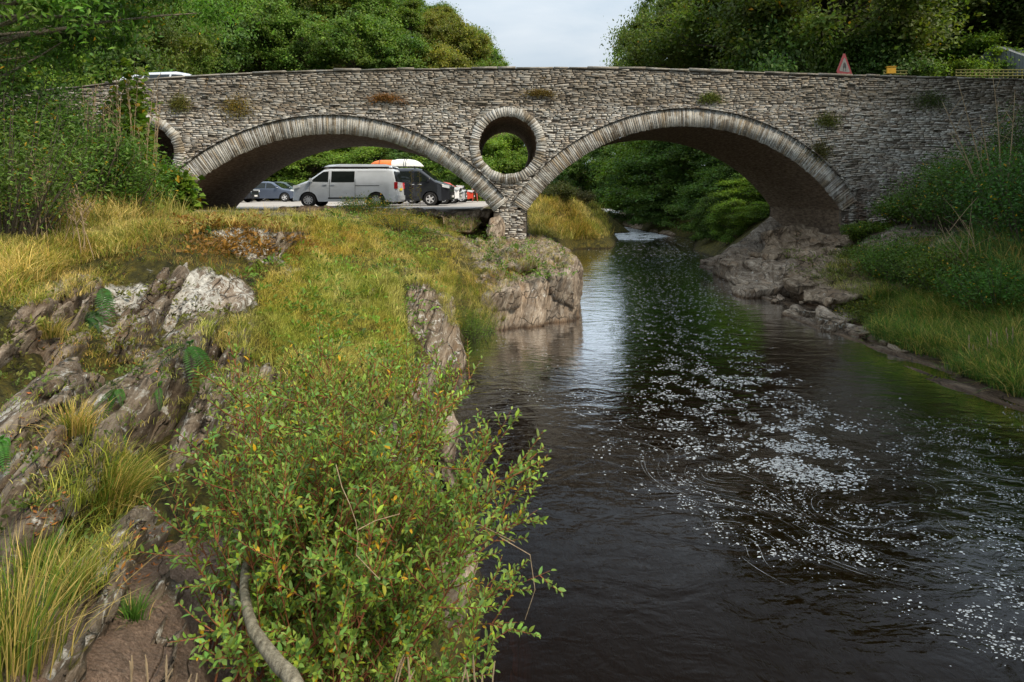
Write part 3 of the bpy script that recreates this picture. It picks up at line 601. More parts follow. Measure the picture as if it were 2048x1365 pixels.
def rib(label,pa,pb,n=7,h=.22,w=.22,vox=.018,th=(.03,.08),seed=0,mat='rock',amp=.03,up=(.38,0,.92)):
    """broken plates of slate standing side by side along a line of the bank"""
    rr=random.Random(seed); a,b=hit(*pa),hit(*pb); ax=(b-a); L_=ax.length; ax.normalize(); upv=Vector(up).normalized(); nv=ax.cross(upv).normalized(); upv=nv.cross(ax).normalized()*(1 if nv.cross(ax).z>0 else -1); hulls=[]
    for k in range(n+3):
        t_=(k+.5)/(n+3)+rr.uniform(-.12,.12); q=a.lerp(b,min(.95,max(.05,t_)))+nv*rr.uniform(-w,w)*.5; z=G(q.x,q.y); q.z=z; l=min(1.3,L_*rr.uniform(.25,.75)); t=rr.uniform(*th); hh=h*rr.uniform(.5,1.6)
        pts=[]
        for s1 in (-1,1):
            for s2 in (-1,1):
                pts.append(q+ax*l*.5*s1*rr.uniform(.8,1.1)+nv*t*s2*1.2-upv*.25); pts.append(q+ax*l*.5*s1*rr.uniform(.45,1.0)+nv*t*.6*s2+upv*hh*rr.uniform(.35,1.0))
        pts.append(q+ax*l*rr.uniform(-.25,.25)+upv*hh*1.05); hulls.append(pts)
    return rock('slate_rib',label,hulls,M[mat],vox,amp,.06,sm=0)
for i,(pa,pb,n_,h_,w_,vx,lb) in enumerate([((5,930),(165,800),8,.22,.30,.018,'slate rib at the left frame edge beside the small ferns'),((50,985),(300,770),12,.22,.24,.018,'long diagonal slate rib through the lower left'),((200,905),(335,740),9,.26,.28,.018,'broken upright slate plates above the large arching tuft'),
    ((335,870),(440,705),9,.34,.34,.020,'tall upright slate plates left of the willow tips'),((405,890),(480,740),7,.32,.3,.020,'upright slate plates touching the left tips of the willow'),((0,1080),(185,895),10,.20,.24,.015,'grey slate rib above the tall dry tuft'),
    ((130,1190),(290,1050),9,.14,.14,.013,'small slate rib below the large arching tuft'),((150,1360),(250,1180),9,.11,.12,.011,'thin slate rib beside the bare soil'),((5,715),(130,640),5,.22,.45,.022,'long pale slab at the left frame edge below the grass'),
    ((485,880),(585,745),8,.30,.35,.022,'slate plates behind the top of the willow'),((230,670),(335,560),7,.30,.35,.02,'slate plates leaning against the left side of the white rock'),((95,660),(165,595),4,.30,.25,.02,'upright pale block beside the big fern'),
    ((560,520),(600,480),5,.22,.3,.022,'streaked plates at the edge of the yellow grass'),((740,600),(765,560),3,.18,.15,.02,'small pale stone poking through the yellow grass'),((300,1330),(345,1180),4,.05,.2,.014,'low smooth rock edge in the bare soil'),((20,1010),(200,850),8,.20,.12,.016,'thin pale slate rib between the two grey ribs at the left edge'),((330,770),(430,660),7,.28,.25,.02,'slate plates just below the bright green fern')]):
    rib(lb,pa,pb,n_,h_,w_,vx,seed=i+3,mat='rock_pale' if i in (8,11,13) else 'rock')
rock('shore_boulder','pale boulder at the waterline under the front of the willow',[[P(870,1085,3.7),P(925,1075,3.8),P(955,1120,3.7),P(930,1170,3.6),P(870,1180,3.6),P(880,1080,4.0),P(950,1110,4.0),lift(P(900,1180,3.8),-.2)]],M['rock_pale'],.022,.03,.1)
rock('shore_boulder','small pale rock behind the upper right of the willow',[[P(840,830,6.2),P(900,815,6.4),P(925,850,6.3),P(880,880,6.0),lift(P(900,900,6.4),-.3),P(850,840,6.8)]],M['rock_pale'],.03,.03,.1)
# right bank rocks
for i,(hp,mt,lb) in enumerate([
  ([(1540,470,20.0),(1600,452,20.2),(1660,475,19.6),(1690,492,18.6),(1640,520,17.9),(1560,520,18.3),(1520,500,19.5),(1600,460,22),(1690,480,21)],'rock_dark','large grey rock carrying the right abutment'),
  ([(1425,525,21.5),(1470,495,21.8),(1530,505,20.2),(1590,540,17.6),(1600,570,16.8),(1520,585,17.0),(1440,548,20.5),(1500,500,23),(1600,530,19)],'rock_pale','sloping pale rock at the waterline below the abutment'),
  ([(1530,510,19.6),(1640,515,17.8),(1740,540,16.0),(1760,590,14.2),(1700,600,14.0),(1600,580,15.8),(1600,500,20),(1740,530,17.5)],'rock_dark','dark rock shelf behind the pale sloping rock'),
  ([(1632,618,13.8),(1665,600,14.2),(1712,612,13.9),(1725,632,13.4),(1690,645,13.0),(1640,635,13.3),(1680,605,14.6)],'rock_pale','rounded pale boulder in the shallows, right of a pair'),
  ([(1562,625,14.2),(1590,612,14.5),(1618,625,14.3),(1600,642,13.6),(1575,640,13.8)],'rock_pale','low flat boulder in the shallows, left of a pair'),
  ([(1690,595,14.6),(1740,590,14.6),(1790,605,14.0),(1760,620,13.6),(1700,612,14)],'rock_pale','flat pale rock behind the pair of boulders'),
  ([(1830,615,13.0),(1880,622,12.6),(1920,640,11.9),(1860,640,12.2)],'rock_pale','pale ledge in the grass of the right bank'),
  ([(1230,432,60),(1250,425,61),(1300,445,50),(1350,455,46),(1430,470,40),(1420,482,37.6),(1320,468,43),(1245,450,54)],'rock_dark','line of rocks at the far right waterline under the arch'),
  ([(1120,470,38.6),(1180,462,39.5),(1215,470,41),(1190,482,38),(1125,486,37.5),(1170,455,43)],'rock_dark','rock under the grassy mound beyond the pier')]):
    pts=[P(*q) for q in hp]; pts+=[Vector((p.x+.15,p.y+.3,min(p.z-.5,.3)-.35)) for p in pts]; sc=hp[0][2]; hs_=[pts]; rr=random.Random(i); cc_=sum([P(*q) for q in hp],Vector())/len(hp)
    if i in (0,1,2):
        for k_ in range(18):
            b_=P(*rr.choice(hp)).lerp(cc_,rr.uniform(0,.9))+Vector((0,0,.06)); w_=rr.uniform(.3,.85); hs_.append([b_+Vector((sx_*w_*rr.uniform(.6,1.2),sy_*w_*rr.uniform(.5,1.0),sz_*.16*rr.uniform(.5,1.3)+.12*sx_)) for sx_ in (-1,1) for sy_ in (-1,1) for sz_ in (-1,1)])
    rock('river_rock',lb,hs_,M[mt],.04 if sc<25 else .12,.075 if sc<25 else .12,.22 if sc<25 else .5)

# loose stones along the right waterline: individual copies of three stones
_st=[]
for k_ in range(3):
    rr=random.Random(k_+9); pts=[Vector((sx_*.16*rr.uniform(.6,1.2),sy_*.12*rr.uniform(.6,1.2),sz_*.06*rr.uniform(.6,1.3))) for sx_ in (-1,1) for sy_ in (-1,1) for sz_ in (-1,1)]
    _st.append(rock('loose_stone','loose grey stone among the shingle at the foot of the right bank',[pts],M[('rock_pale','rock','rock_dark')[k_]],.015,.012,.08,group='loose stones along the right waterline'))
rr=random.Random(77)
for k_ in range(46):
    o_=_st[k_] if k_<3 else _st[k_%3].copy()
    if k_>=3: COL.objects.link(o_)
    y_=rr.uniform(10.5,19.5); x_=float(np.interp(y_,[b for a,b in RW],[a for a,b in RW]))+abs(rr.gauss(0,.8))+.05; s_=rr.uniform(.4,1.5)*(1.5 if rr.random()<.12 else 1); o_.scale=(s_,s_,s_*rr.uniform(.6,1.3)); o_.rotation_euler=(rr.uniform(-.3,.3),rr.uniform(-.3,.3),rr.uniform(0,6)); o_.location=(x_,y_,G(x_,y_)+.02*s_)
_v=list(GV.tolist()); _f=GQ.tolist()
for o_ in [o_ for o_ in COL.objects if o_.type=='MESH' and o_.get('category')=='rock' and o_.name.split('.')[0]!='loose_stone']:
    n_=len(_v); _v+= [tuple(v.co) for v in o_.data.vertices]; _f+=[[q_+n_ for q_ in p_.vertices] for p_ in o_.data.polygons]
AB=BVHTree.FromPolygons([Vector(v) for v in _v],_f)
def hit(px,py,Dmax=150):
    d=P(px,py,1)-Vector((0,0,CH)); return AB.ray_cast(Vector((0,0,CH)),d.normalized(),Dmax)[0]
# ================================================================ plants
def unit(a): return a/np.maximum(np.linalg.norm(a,axis=1,keepdims=True),1e-9)
def leafarrays(pos,dr,nr,L,Wd,fold=.25,simple=True,curl=.15):
    n=len(pos); dr=unit(dr); s=unit(np.cross(dr,nr)); nr=np.cross(s,dr); L=np.asarray(L).reshape(-1,1)*np.ones((n,1)); Wd=np.asarray(Wd).reshape(-1,1)*np.ones((n,1))
    if simple:
        V=np.stack([pos,pos+dr*L*.5+s*Wd*.5+nr*fold*Wd*.5,pos+dr*L-nr*curl*L,pos+dr*L*.5-s*Wd*.5+nr*fold*Wd*.5],1)
        F=np.arange(n)[:,None]*4+np.array([[0,1,2,0,2,3]]); return V.reshape(-1,3),F.reshape(-1,3),4
    m=[pos,pos+dr*L*.30+s*Wd*.46+nr*Wd*.12,pos+dr*L*.30,pos+dr*L*.30-s*Wd*.46+nr*Wd*.12,pos+dr*L*.68+s*Wd*.42+nr*(Wd*.12-curl*L*.3),pos+dr*L*.68-nr*curl*L*.3,pos+dr*L*.68-s*Wd*.42+nr*(Wd*.12-curl*L*.3),pos+dr*L-nr*curl*L]
    V=np.stack(m,1); k=np.arange(n)[:,None]*8
    T3=(k+np.array([[0,1,2, 0,2,3, 4,7,5, 5,7,6]])).reshape(-1,3); Q=(k+np.array([[1,4,5,2, 2,5,6,3]])).reshape(-1,4)
    return V.reshape(-1,3),(T3,Q),8
def randunit(n,g=rng): return unit(g.normal(size=(n,3)))
def tones(n,base,g=rng,spread=.35,yel=.0,yc=(.45,.28,.02)):
    base=np.array(base)
    c=np.array(base)[None]*(1+spread*g.normal(size=(n,1))).clip(.35,2.0); c=c*(1+.08*g.normal(size=(n,3)))
    if yel: k=g.random(n)<yel; c[k]=np.array(yc)*(1+.25*g.normal(size=(k.sum(),1)))
    return c.clip(.004,.9)
def curve(a,b,bend,n=5):
    a,b=Vector(a),Vector(b); m=(a+b)/2+Vector(bend); return [a*(1-t_)**2+m*2*t_*(1-t_)+b*t_*t_ for t_ in [i/(n-1) for i in range(n)]]
def tree_meshes(seed,H,Rw,nleaf,ls,base,clumps=80,c0=.30,shape='round',barkm='bark',trunk=.035,yel=0.0,csize=.17,lean=0.0,wood=None,lw=.62):
    """crown of leaf clumps on curved limbs; returns (trunk mesh, crown mesh)"""
    g=np.random.default_rng(seed); rr=random.Random(seed)
    tk=MB(); tr=H*trunk*.5; top_=Vector((lean*H,rr.uniform(-.05,.05)*H,H*.86)); pts=curve((0,0,-.4),top_,(rr.uniform(-.06,.06)*H,rr.uniform(-.06,.06)*H,0),9)
    tk.tube(pts,[tr*(1.5 if i==0 else 1-.10*i) for i in range(9)],8)
    C=[];cr=[]
    for k in range(clumps):
        th=g.random()*6.283; zz=g.random()**.85; 
        prof={'round':math.sin(math.pi*(.12+.80*zz))**.6,'tall':math.sin(math.pi*(.10+.84*zz))**.8,'cone':(1-zz)**.75+.12,'dome':math.sqrt(max(0,1-(zz*.97)**2.2))}[shape]
        rad=Rw*prof*(.35+.65*g.random()**.5)*(1+.22*math.sin(th*3+seed)+.12*math.sin(th*5+seed*2))
        c=np.array([rad*math.cos(th)+lean*H*(c0+(1-c0)*zz),rad*math.sin(th),H*(c0+(1-c0)*zz)+g.normal()*.02*H]); C.append(c); cr.append(Rw*csize*g.uniform(.65,1.5))
        if k%2==0 or (wood and k%2):
            hh=c0*.75+(zz)*(.80-c0*.4); hh=max(.16,min(.82,hh*rr.uniform(.7,1.0))); i=hh/.86*8; i0=min(7,int(i)); a=pts[i0].lerp(pts[i0+1],i-i0)
            tk.tube(curve(a,c,(0,0,rr.uniform(-.05,.10)*H),6),[tr*(.42-.075*j)*rr.uniform(.7,1.0) for j in range(6)],5)
    C=np.array(C); cr=np.array(cr); wgt=cr**2/np.sum(cr**2); ids=g.choice(len(C),nleaf,p=wgt)
    u=randunit(nleaf,g); u[:,2]=u[:,2]*.9+.15; rad=cr[ids]*(g.random(nleaf)**.45)*(1+.5*g.normal(size=nleaf)).clip(.25,2.6)
    pos=C[ids]+u*rad[:,None]*np.array([1.15,1.15,.72]); 
    out=unit(pos-np.array([lean*H*.6,0,H*.5])); nr=unit(out*.5+u*.6+np.array([0,0,.55])+g.normal(size=(nleaf,3))*.45); dr=unit(g.normal(size=(nleaf,3))+np.array([0,0,-.35]))
    L=ls*g.uniform(.6,1.35,nleaf); V_,F_,_=leafarrays(pos-dr*L[:,None]*.5,dr,nr,L,L*lw)
    ct=(1+.22*g.normal(size=len(C))).clip(.5,1.6)[ids,None]; col=tones(nleaf,base,g,.25,yel)*ct
    return tk.mesh('trunk',True),npmesh('crown',V_,[F_],cols=np.repeat(col,4,0))
PROTO={}
def proto(key,**k):
    t_,c=tree_meshes(**k); t_.materials.append(M[k.get('barkm','bark')]); c.materials.append(M['leaf']); PROTO[key]=(t_,c)
def put_tree(key,x,y,s=1.0,label='',z=None,rz=None,group=None,name='broadleaf_tree',cat='tree',sz=None,sink=.2):
    o=empty(name,(x,y,(G(x,y) if z is None else z)-sink),rz if rz is not None else random.random()*6.28,label=label,cat=cat,group=group)
    o.scale=(s,s,sz or s); 
    for nme,me in zip(('trunk','crown'),PROTO[key]): link(nme,me,parent=o)
    return o
G_DK=(.060,.125,.030); G_MD=(.090,.175,.034); G_LT=(.12,.20,.03); G_OL=(.125,.155,.032); G_BL=(.022,.070,.028)
proto('far1',seed=11,H=10,Rw=4.6,nleaf=30000,ls=.30,base=G_MD,clumps=110,c0=.16,shape='round')
proto('far2',seed=12,H=10,Rw=4.2,nleaf=28000,ls=.28,base=G_OL,clumps=95,c0=.14,shape='dome')
proto('far3',seed=13,H=11,Rw=3.7,nleaf=28000,ls=.28,base=G_DK,clumps=95,c0=.12,shape='tall')
proto('far4',seed=14,H=12,Rw=3.0,nleaf=22000,ls=.26,base=(.085,.155,.03),clumps=80,c0=.10,shape='cone')
proto('big1',seed=21,H=12,Rw=6.0,nleaf=110000,ls=.19,base=(.070,.115,.024),clumps=150,c0=.30,shape='round',trunk=.06,csize=.14,yel=.004,wood=True)
proto('big2',seed=22,H=12,Rw=5.2,nleaf=80000,ls=.19,base=(.075,.14,.028),clumps=130,c0=.18,shape='tall',trunk=.05,csize=.15,wood=True)
proto('bank1',seed=31,H=7,Rw=4.0,nleaf=46000,ls=.20,base=G_DK,clumps=110,c0=.02,shape='dome',csize=.16)
proto('bank2',seed=32,H=6,Rw=3.2,nleaf=36000,ls=.18,base=(.10,.19,.03),clumps=90,c0=.02,shape='dome',csize=.17)
# ---- trees of the wooded hill on the left
cols_=[(345,'over the left arch foot'),(440,'over the left arch shoulder'),(530,'left of the left arch crown'),(625,'over the left arch crown'),(715,'right of the left arch crown'),(800,'between left arch and round hole'),(880,'left of the sky gap'),(945,'touching the sky gap')]
rg=random.Random(4); kinds={'far1':'rounded green','far2':'olive domed','far3':'tall dark green','far4':'narrow pointed'}
rows=[(82,'in lowest hill row'),(93,'in second hill row'),(104,'in middle hill row'),(116,'in fourth hill row'),(129,'in top hill row')]
sky_=lambda px: np.interp(px,[600,850,930,1000,1018,1060],[-60,-5,60,108,133,175])
# hill surface gets trees wherever they should stand, sized so their tops meet the photo's skyline
for ri,(D,rt) in enumerate(rows):
    for ci,(px,ct) in enumerate(cols_):
        px2=px+rg.uniform(-18,18)+(20 if ri%2 else -12); k=rg.choice(['far1','far2','far3','far1','far2','far4'] if ri else ['far1','far2','far3'])
        x=(px2-1024)*D/F0; zg=G(x,D); zcap=3+(HZ-sky_(px2)-rg.uniform(-4,4))*D/F0
        Ht={'far1':10,'far2':10,'far3':11,'far4':12}[k]; s=rg.uniform(1.0,1.3); hh=min(Ht*s,max(4.5,zcap-zg+.2)); s=min(s,max(.75,hh/Ht*1.5))
        o=put_tree(k,x,D,s,'%s tree %s, %s'%(kinds[k],rt,ct),sz=hh/Ht,group='trees on the wooded hill behind the bridge')
for i,(px,D,yt,k,s,lb) in enumerate([(985,104,112,'far1',.8,'small rounded tree just left of where the hill skyline meets the parapet'),(1008,112,136,'far2',.7,'lowest tree at the right foot of the hill skyline'),(968,92,150,'far3',.8,'dark tree seen through the upper part of the round hole'),
        (60,44,-60,'big2',1.3,'tall dark tree behind the left end of the bridge at the frame edge'),(190,50,-40,'big1',1.25,'broad dark tree behind the left parapet, second from the left edge'),(300,62,-35,'big2',1.3,'dark tree behind the pale car roof on the bridge'),
        (-80,40,-80,'big1',1.3,'dark tree reaching in from beyond the left edge of the photo'),(395,70,-20,'far3',1.5,'deep green tree behind the parapet, just right of the car roof'),(120,38,60,'bank2',1.4,'bushy tree low behind the far left parapet'),(240,40,110,'bank1',1.2,'low dark tree close behind the left parapet beside the car')]):
    x,y=XY(px,D); zg=G(x,y); zt=3+(HZ-yt)*D/F0; Ht={'far1':10,'far2':10,'far3':11,'big1':12,'big2':12,'bank1':7,'bank2':6}[k]
    put_tree(k,x,y,s,lb,sz=(zt-zg)/Ht,rz=i*1.3)
# ---- green wall of shrubs behind the car park
for i,(px,D,yt,k,s) in enumerate([(440,56,318,'bank2',1.0),(500,55,312,'bank2',1.1),(560,57,300,'bank1',1.0),(625,55,290,'bank2',1.2),(690,57,283,'bank2',1.1),(755,55,290,'bank2',1.0),(815,57,288,'bank1',1.0),(880,55,300,'bank2',1.1),(935,54,318,'bank1',.9),(985,52,285,'bank2',1.1),(1030,58,268,'bank2',1.2),(1075,56,330,'bank1',.9)]):
    x,y=XY(px,D); zg=G(x,y); zt=3+(HZ-yt)*D/F0
    lbl=['behind the dark car at the left of the car park','behind the blue-grey car','behind the nose of the silver van','behind the cab of the silver van','behind the middle of the silver van','behind the rear half of the silver van','behind the canoe on the black van','above the bonnet of the black van','above the white and red cars','low in the round hole of the bridge','at the right inside the round hole of the bridge','just right of the middle pier, beyond the grassy mound'][i]
    put_tree(k,x,y,s,'leafy green bush tree '+lbl,sz=(zt-zg)/{'bank1':7,'bank2':6}[k],rz=i*1.1,name='bush_tree',group='bush trees along the back of the car park')
# ---- trees beyond the river and under the right arch
for i,(px,D,yt,k,s,lb) in enumerate([(1120,84,282,'far3',1.0,'tall dark tree at the head of the river, left under the right arch'),(1165,88,276,'far1',.9,'green tree closing the river view, second under the right arch'),(1218,80,278,'far3',.9,'dark tree above the rapids'),
        (1290,66,275,'far1',.9,'green tree leaning over the river right of the rapids'),(1310,54,258,'bank2',1.5,'bright green tree hanging over the water under the crown of the right arch'),(1375,46,262,'bank1',1.3,'dark tree on the far bank under the right arch crown'),
        (1455,40,270,'bank1',1.2,'dark tree on the far bank under the right side of the right arch'),(1540,36,290,'bank1',1.1,'dark tree close behind the right abutment'),(1620,35,300,'bank1',1.0,'dark tree hidden behind the right abutment wall'),(1255,56,350,'bank1',.7,'low dark bush trailing over the water beside the rapids'),(1330,45,370,'bank1',.75,'low dark bush at the far waterline under the right arch'),(1470,27,396,'bank2',.35,'low bush at the back of the ramp of rock under the right arch'),(1525,25.3,398,'bank2',.35,'low bush in the shade right under the right arch'),(1435,30.5,392,'bank1',.35,'low bush at the far foot of the rock under the right arch'),(1480,33,330,'bank1',.75,'dark bush on the slope just behind the right abutment'),(1545,29,340,'bank2',.7,'leafy bush hugging the back of the right abutment'),(1050,62,262,'far3',.9,'tree filling the right side of the round hole'),(1420,37,375,'bank1',.6,'low dark bush at the waterline nearest under the right arch')]):
    x,y=XY(px,D); zg=max(.3,G(x,y)); zt=3+(HZ-yt)*D/F0; Ht={'far1':10,'far3':11,'bank1':7,'bank2':6}[k]
    put_tree(k,x,y,s,lb,z=zg,sz=(zt-zg)/Ht,rz=i*2.1)
# ---- big trees behind the right half of the bridge
for i,(px,D,yt,k,s,lb) in enumerate([(1640,36,-130,'big1',1.35,'big spreading tree with visible trunk behind the right parapet, left of the triangular sign'),(1440,46,-20,'big1',1.1,'broad leafy tree at the right edge of the sky gap'),(1318,56,-5,'big2',.85,'smaller tree leaning out into the sky gap'),(1850,40,-90,'big2',1.3,'pale green tree behind the rounded shrub and trellis'),(2010,46,-110,'big2',1.4,'green tree behind the slate roof at the upper right corner'),
        (1530,58,-60,'big2',1.3,'dark tree behind the big spreading tree'),(1750,54,-60,'big1',1.3,'dark tree between the big tree and the yellow board'),(2130,36,-90,'big1',1.2,'tree reaching in from beyond the right edge of the photo'),(1560,33,60,'bank1',1.0,'low dark undergrowth tree behind the parapet left of the sign'),(1730,31,80,'bank1',.8,'low dark undergrowth tree right of the triangular sign'),(1950,33,75,'bank2',.9,'yellow green bush tree behind the right trellis')]):
    x,y=XY(px,D); zg=G(x,y); zt=3+(HZ-yt)*D/F0; Ht={'far1':10,'big1':12,'big2':12,'bank1':7,'bank2':6}[k]
    put_tree(k,x,y,s,lb,sz=(zt-zg)/Ht,rz=i*.9+.4)
# unseen trees added outside the frame to shade the right bank
for i,(x,y,k,s) in enumerate([(15,6,'big2',.85),(18,10,'big1',.95),(14.5,1,'big1',.8),(22,15,'big2',1.0),(17,-4,'big2',.9),(24,6,'big1',1.1)]):
    put_tree(k,x,y,s,'unseen tree added to shade the right bank, beyond the right edge of the photo',group='unseen shade trees outside the right edge',rz=i*1.7)
# ---- generic shrub made of stems and leaves
def shrub(name,label,cat,c,rx,ry,h,nst,nlf,ls,base,width=.4,stem='bark',yel=0,seed=1,group=None,twig_r=.008,droop=.1,up=.3,simple=True,bare=0):
    g=np.random.default_rng(seed); rr=random.Random(seed); x,y=c[:2]; z0=c[2] if len(c)>2 else G(x,y)
    o=empty(name,(x,y,z0),0,label=label,cat=cat,group=group); st=MB(); pos=[];dd=[]
    for k in range(nst):
        a=rr.random()*6.283; q=math.sqrt(rr.random()); tx,ty=rx*q*math.cos(a),ry*q*math.sin(a); tz=h*(1-.45*q*q)*rr.uniform(.55,1.05)
        bx,by=tx*.35,ty*.35; bz=(G(x+bx,y+by)-z0) if len(c)<3 else 0
        pts=curve((bx,by,bz-.05),(tx,ty,tz),(tx*.1,ty*.1,h*rr.uniform(.05,.25)),6); st.tube(pts,[twig_r*(1.2-.19*j) for j in range(6)],4)
        m=max(1,nlf//nst)
        for j in range(m):
            t_=rr.uniform(.15,1.0)**.8; i=t_*5; i0=min(4,int(i)); p0=pts[i0].lerp(pts[i0+1],i-i0)
            off=Vector((rr.gauss(0,1),rr.gauss(0,1),rr.gauss(0,.6)))*(.10*min(rx,h)+.03); pos.append(p0+off); dd.append(off.normalized())
    pos=np.array([tuple(p) for p in pos]); dd=np.array([tuple(p) for p in dd]); n=len(pos)
    dr=unit(dd+g.normal(size=(n,3))*.4+np.array([0,0,up-droop])); nr=unit(g.normal(size=(n,3))*.5+np.array([0,-.25,1.0])); L=ls*g.uniform(.6,1.3,n)
    V_,F_,kk=leafarrays(pos,dr,nr,L,L*width,simple=simple); 
    st.build('stem',M[stem],o); F_=[F_] if simple else list(F_)
    link('foliage',npmesh('foliage',V_,F_,cols=np.repeat(tones(n,base,g,.3,yel),kk,0)),M['leaf_near'],o); return o
def at(px,py,D): return XY(px,D)
# left thicket: tall herbs and shrubs on the grassy shelf
TH=[(-40,9.0,3.3,1.4,(.055,.11,.022),'dense green thicket shrub at the left frame edge',.075,.5),(60,10.5,3.0,1.2,(.05,.10,.02),'tall leafy shrub near the left edge, second in the thicket',.075,.45),
    (150,9.2,2.2,1.0,(.065,.125,.025),'green leafy shrub in the thicket in front of the bridge wing wall',.07,.42),(215,12.0,2.2,1.0,(.05,.11,.02),'shrub in the thicket below the grassy stalks',.07,.45),
    (235,9.8,1.5,.8,(.06,.12,.02),'low green shrub at the front of the thicket',.06,.4),(110,13.5,2.9,1.3,(.04,.085,.018),'dark shrub at the back of the thicket against the wing wall',.08,.5),(10,7.2,1.9,1.0,(.065,.11,.022),'nearest shrub of the thicket at the left frame edge',.06,.35),(305,12.5,1.3,.7,(.06,.125,.022),'small shrub below the left round hole',.07,.5)]
for i,(px,D,h,rr_,cl,lb,ls,wd) in enumerate(TH):
    x,y=XY(px,D); shrub('thicket_shrub',lb,'shrub',(x,y),rr_,rr_,h,80,8500,ls,tuple(1.6*v for v in cl),wd,seed=40+i,twig_r=.010,yel=.02,group='shrubs of the left thicket')
for i,(px,D,h,w,ls,lb) in enumerate([(262,11.5,2.45,.42,.13,'maple sapling with yellow green leaves over the left round hole'),(262,12.5,3.4,.55,.13,'tall pale green sapling rising above the left parapet'),(335,12.6,1.0,.55,.15,'short maple sapling at the left foot of the left arch')]):
    x,y=XY(px,D); shrub('maple_sapling',lb,'sapling',(x,y),w,w,h,26,2600,ls,(.13,.21,.022),.95,seed=60+i,twig_r=.014,up=0,droop=.25,yel=.06)
# tree whose branches hang in at the top left
proto('near',seed=51,H=6.6,Rw=4.2,nleaf=60000,lw=.34,ls=.125,base=(.07,.16,.03),clumps=120,c0=.45,shape='dome',csize=.12,trunk=.05,barkm='bark_pale',yel=.006,wood=True)
put_tree('near',-9.6,8.6,1.0,'ash like tree whose leafy branches hang into the top left corner',z=2.6,rz=.3,sz=1.08)
# right bank shrubs
RB=[(1740,17.6,.35,.8,(.05,.10,.022),'bush directly at the foot of the wall right of the right arch',.07,.5),(1825,17.0,.9,1.0,(.04,.09,.022),'leafy bush against the wall, second from the right arch',.075,.5),(1940,16.0,2.2,1.3,(.035,.085,.022),'large bush against the wall left of the frame edge shrub',.08,.5),(1840,14.0,.8,1.2,(.045,.10,.022),'spreading bush in the middle of the right bank slope',.06,.45),(1680,17.9,.35,.7,(.06,.09,.02),'tiny bush in the joint at the base of the right arch',.05,.5),(1790,14.8,1.0,1.0,(.05,.11,.025),'green bush on the right bank at the foot of the abutment',.06,.5),(1700,17.0,.5,.8,(.05,.085,.02),'low scrub at the base of the right pier',.05,.5),(1880,15.6,1.9,1.2,(.035,.085,.022),'leafy bush against the wall under the bare branches',.075,.5),
    (1980,14.0,2.3,1.3,(.032,.085,.025),'tall dark bush at the right frame edge below the wall top',.075,.5),(2060,12.5,2.4,1.3,(.03,.09,.028),'dark bush cut by the right frame edge',.075,.5),(1900,13.0,1.0,1.0,(.05,.10,.022),'middle bush on the slope of the right bank',.06,.45),(2000,11.6,.9,1.1,(.038,.11,.03),'bright green herb clump on the right bank near the frame edge',.06,.4),(1750,13.4,.5,.8,(.06,.09,.02),'low bush above the pale river boulders',.05,.45),(2035,16.5,3.2,1.1,(.03,.08,.025),'tall shrub rising up the wall at the right frame edge',.07,.5)]
for i,(px,D,h,w,cl,lb,ls,wd) in enumerate(RB):
    x,y=XY(px,D); shrub('bank_shrub',lb,'shrub',(x,y),w,w,h,80,9000,ls,(cl[0]*1.75,cl[1]*1.45,cl[2]*.85),wd,seed=80+i,twig_r=.009,yel=.02,group='shrubs on the right bank')
shrub('roadside_shrub','loose green shrub hiding the lower part of the slate roof','shrub',(*XY(2030,27.5),5.2),1.6,.9,3.3,90,7000,.10,(.09,.14,.03),.5,seed=98,twig_r=.012)
# glossy rounded shrub and ivy behind the parapet at the right
shrub('rounded_shrub','glossy rounded evergreen shrub over the right parapet between the yellow board and the trellis','shrub',(*XY(1862,26),5.6),1.35,1.0,2.2,90,6500,.11,(.045,.12,.05),.5,seed=99,twig_r=.012)
# wall plants
for i,(px,py,w,h,cl) in enumerate([(360,205,.28,.28,(.09,.09,.02)),(475,212,.42,.35,(.13,.10,.02)),(1420,195,.3,.15,(.08,.10,.02)),(1655,240,.35,.25,(.07,.08,.02)),(1080,185,.4,.1,(.11,.08,.02)),(770,195,.45,.12,(.14,.07,.02)),(1860,200,.5,.3,(.05,.07,.02)),(1640,300,.3,.3,(.06,.06,.02))]):
    u,z=BF(px,py); p=BP(u,-.03,z); g=np.random.default_rng(300+i); n=700
    n=1100; o=g.normal(size=(n,3))*np.array([w*.62,.025,h*.5]); o[:,2]-=.25*abs(o[:,0])*g.random(n); o[:,1]=-abs(o[:,1]); pos=np.array(tuple(p))+o; dr=unit(g.normal(size=(n,3))+np.array([0,-.5,-.5])); V_,F_,_=leafarrays(pos,dr,unit(g.normal(size=(n,3))+np.array([0,-1,.5])),.05,.025)
    lb=['small round moss clump on the wall left of the left arch','orange brown plant tuft hanging above the left haunch of the left arch','thin green tuft above the crown of the right arch','brown green plant tuft above the right haunch of the right arch','thin moss streak under the parapet just right of the round hole','rusty moss streak under the parapet right of the left arch crown','wide moss patch high on the wall at the right end','dark tuft beside the right shoulder of the right arch'][i]
    link('wall_plant',npmesh('wall_plant',V_,[F_],cols=np.repeat(tones(n,tuple(1.8*v for v in cl),g,.35),4,0)),M['leaf_near'],label=lb,cat='wall plant')
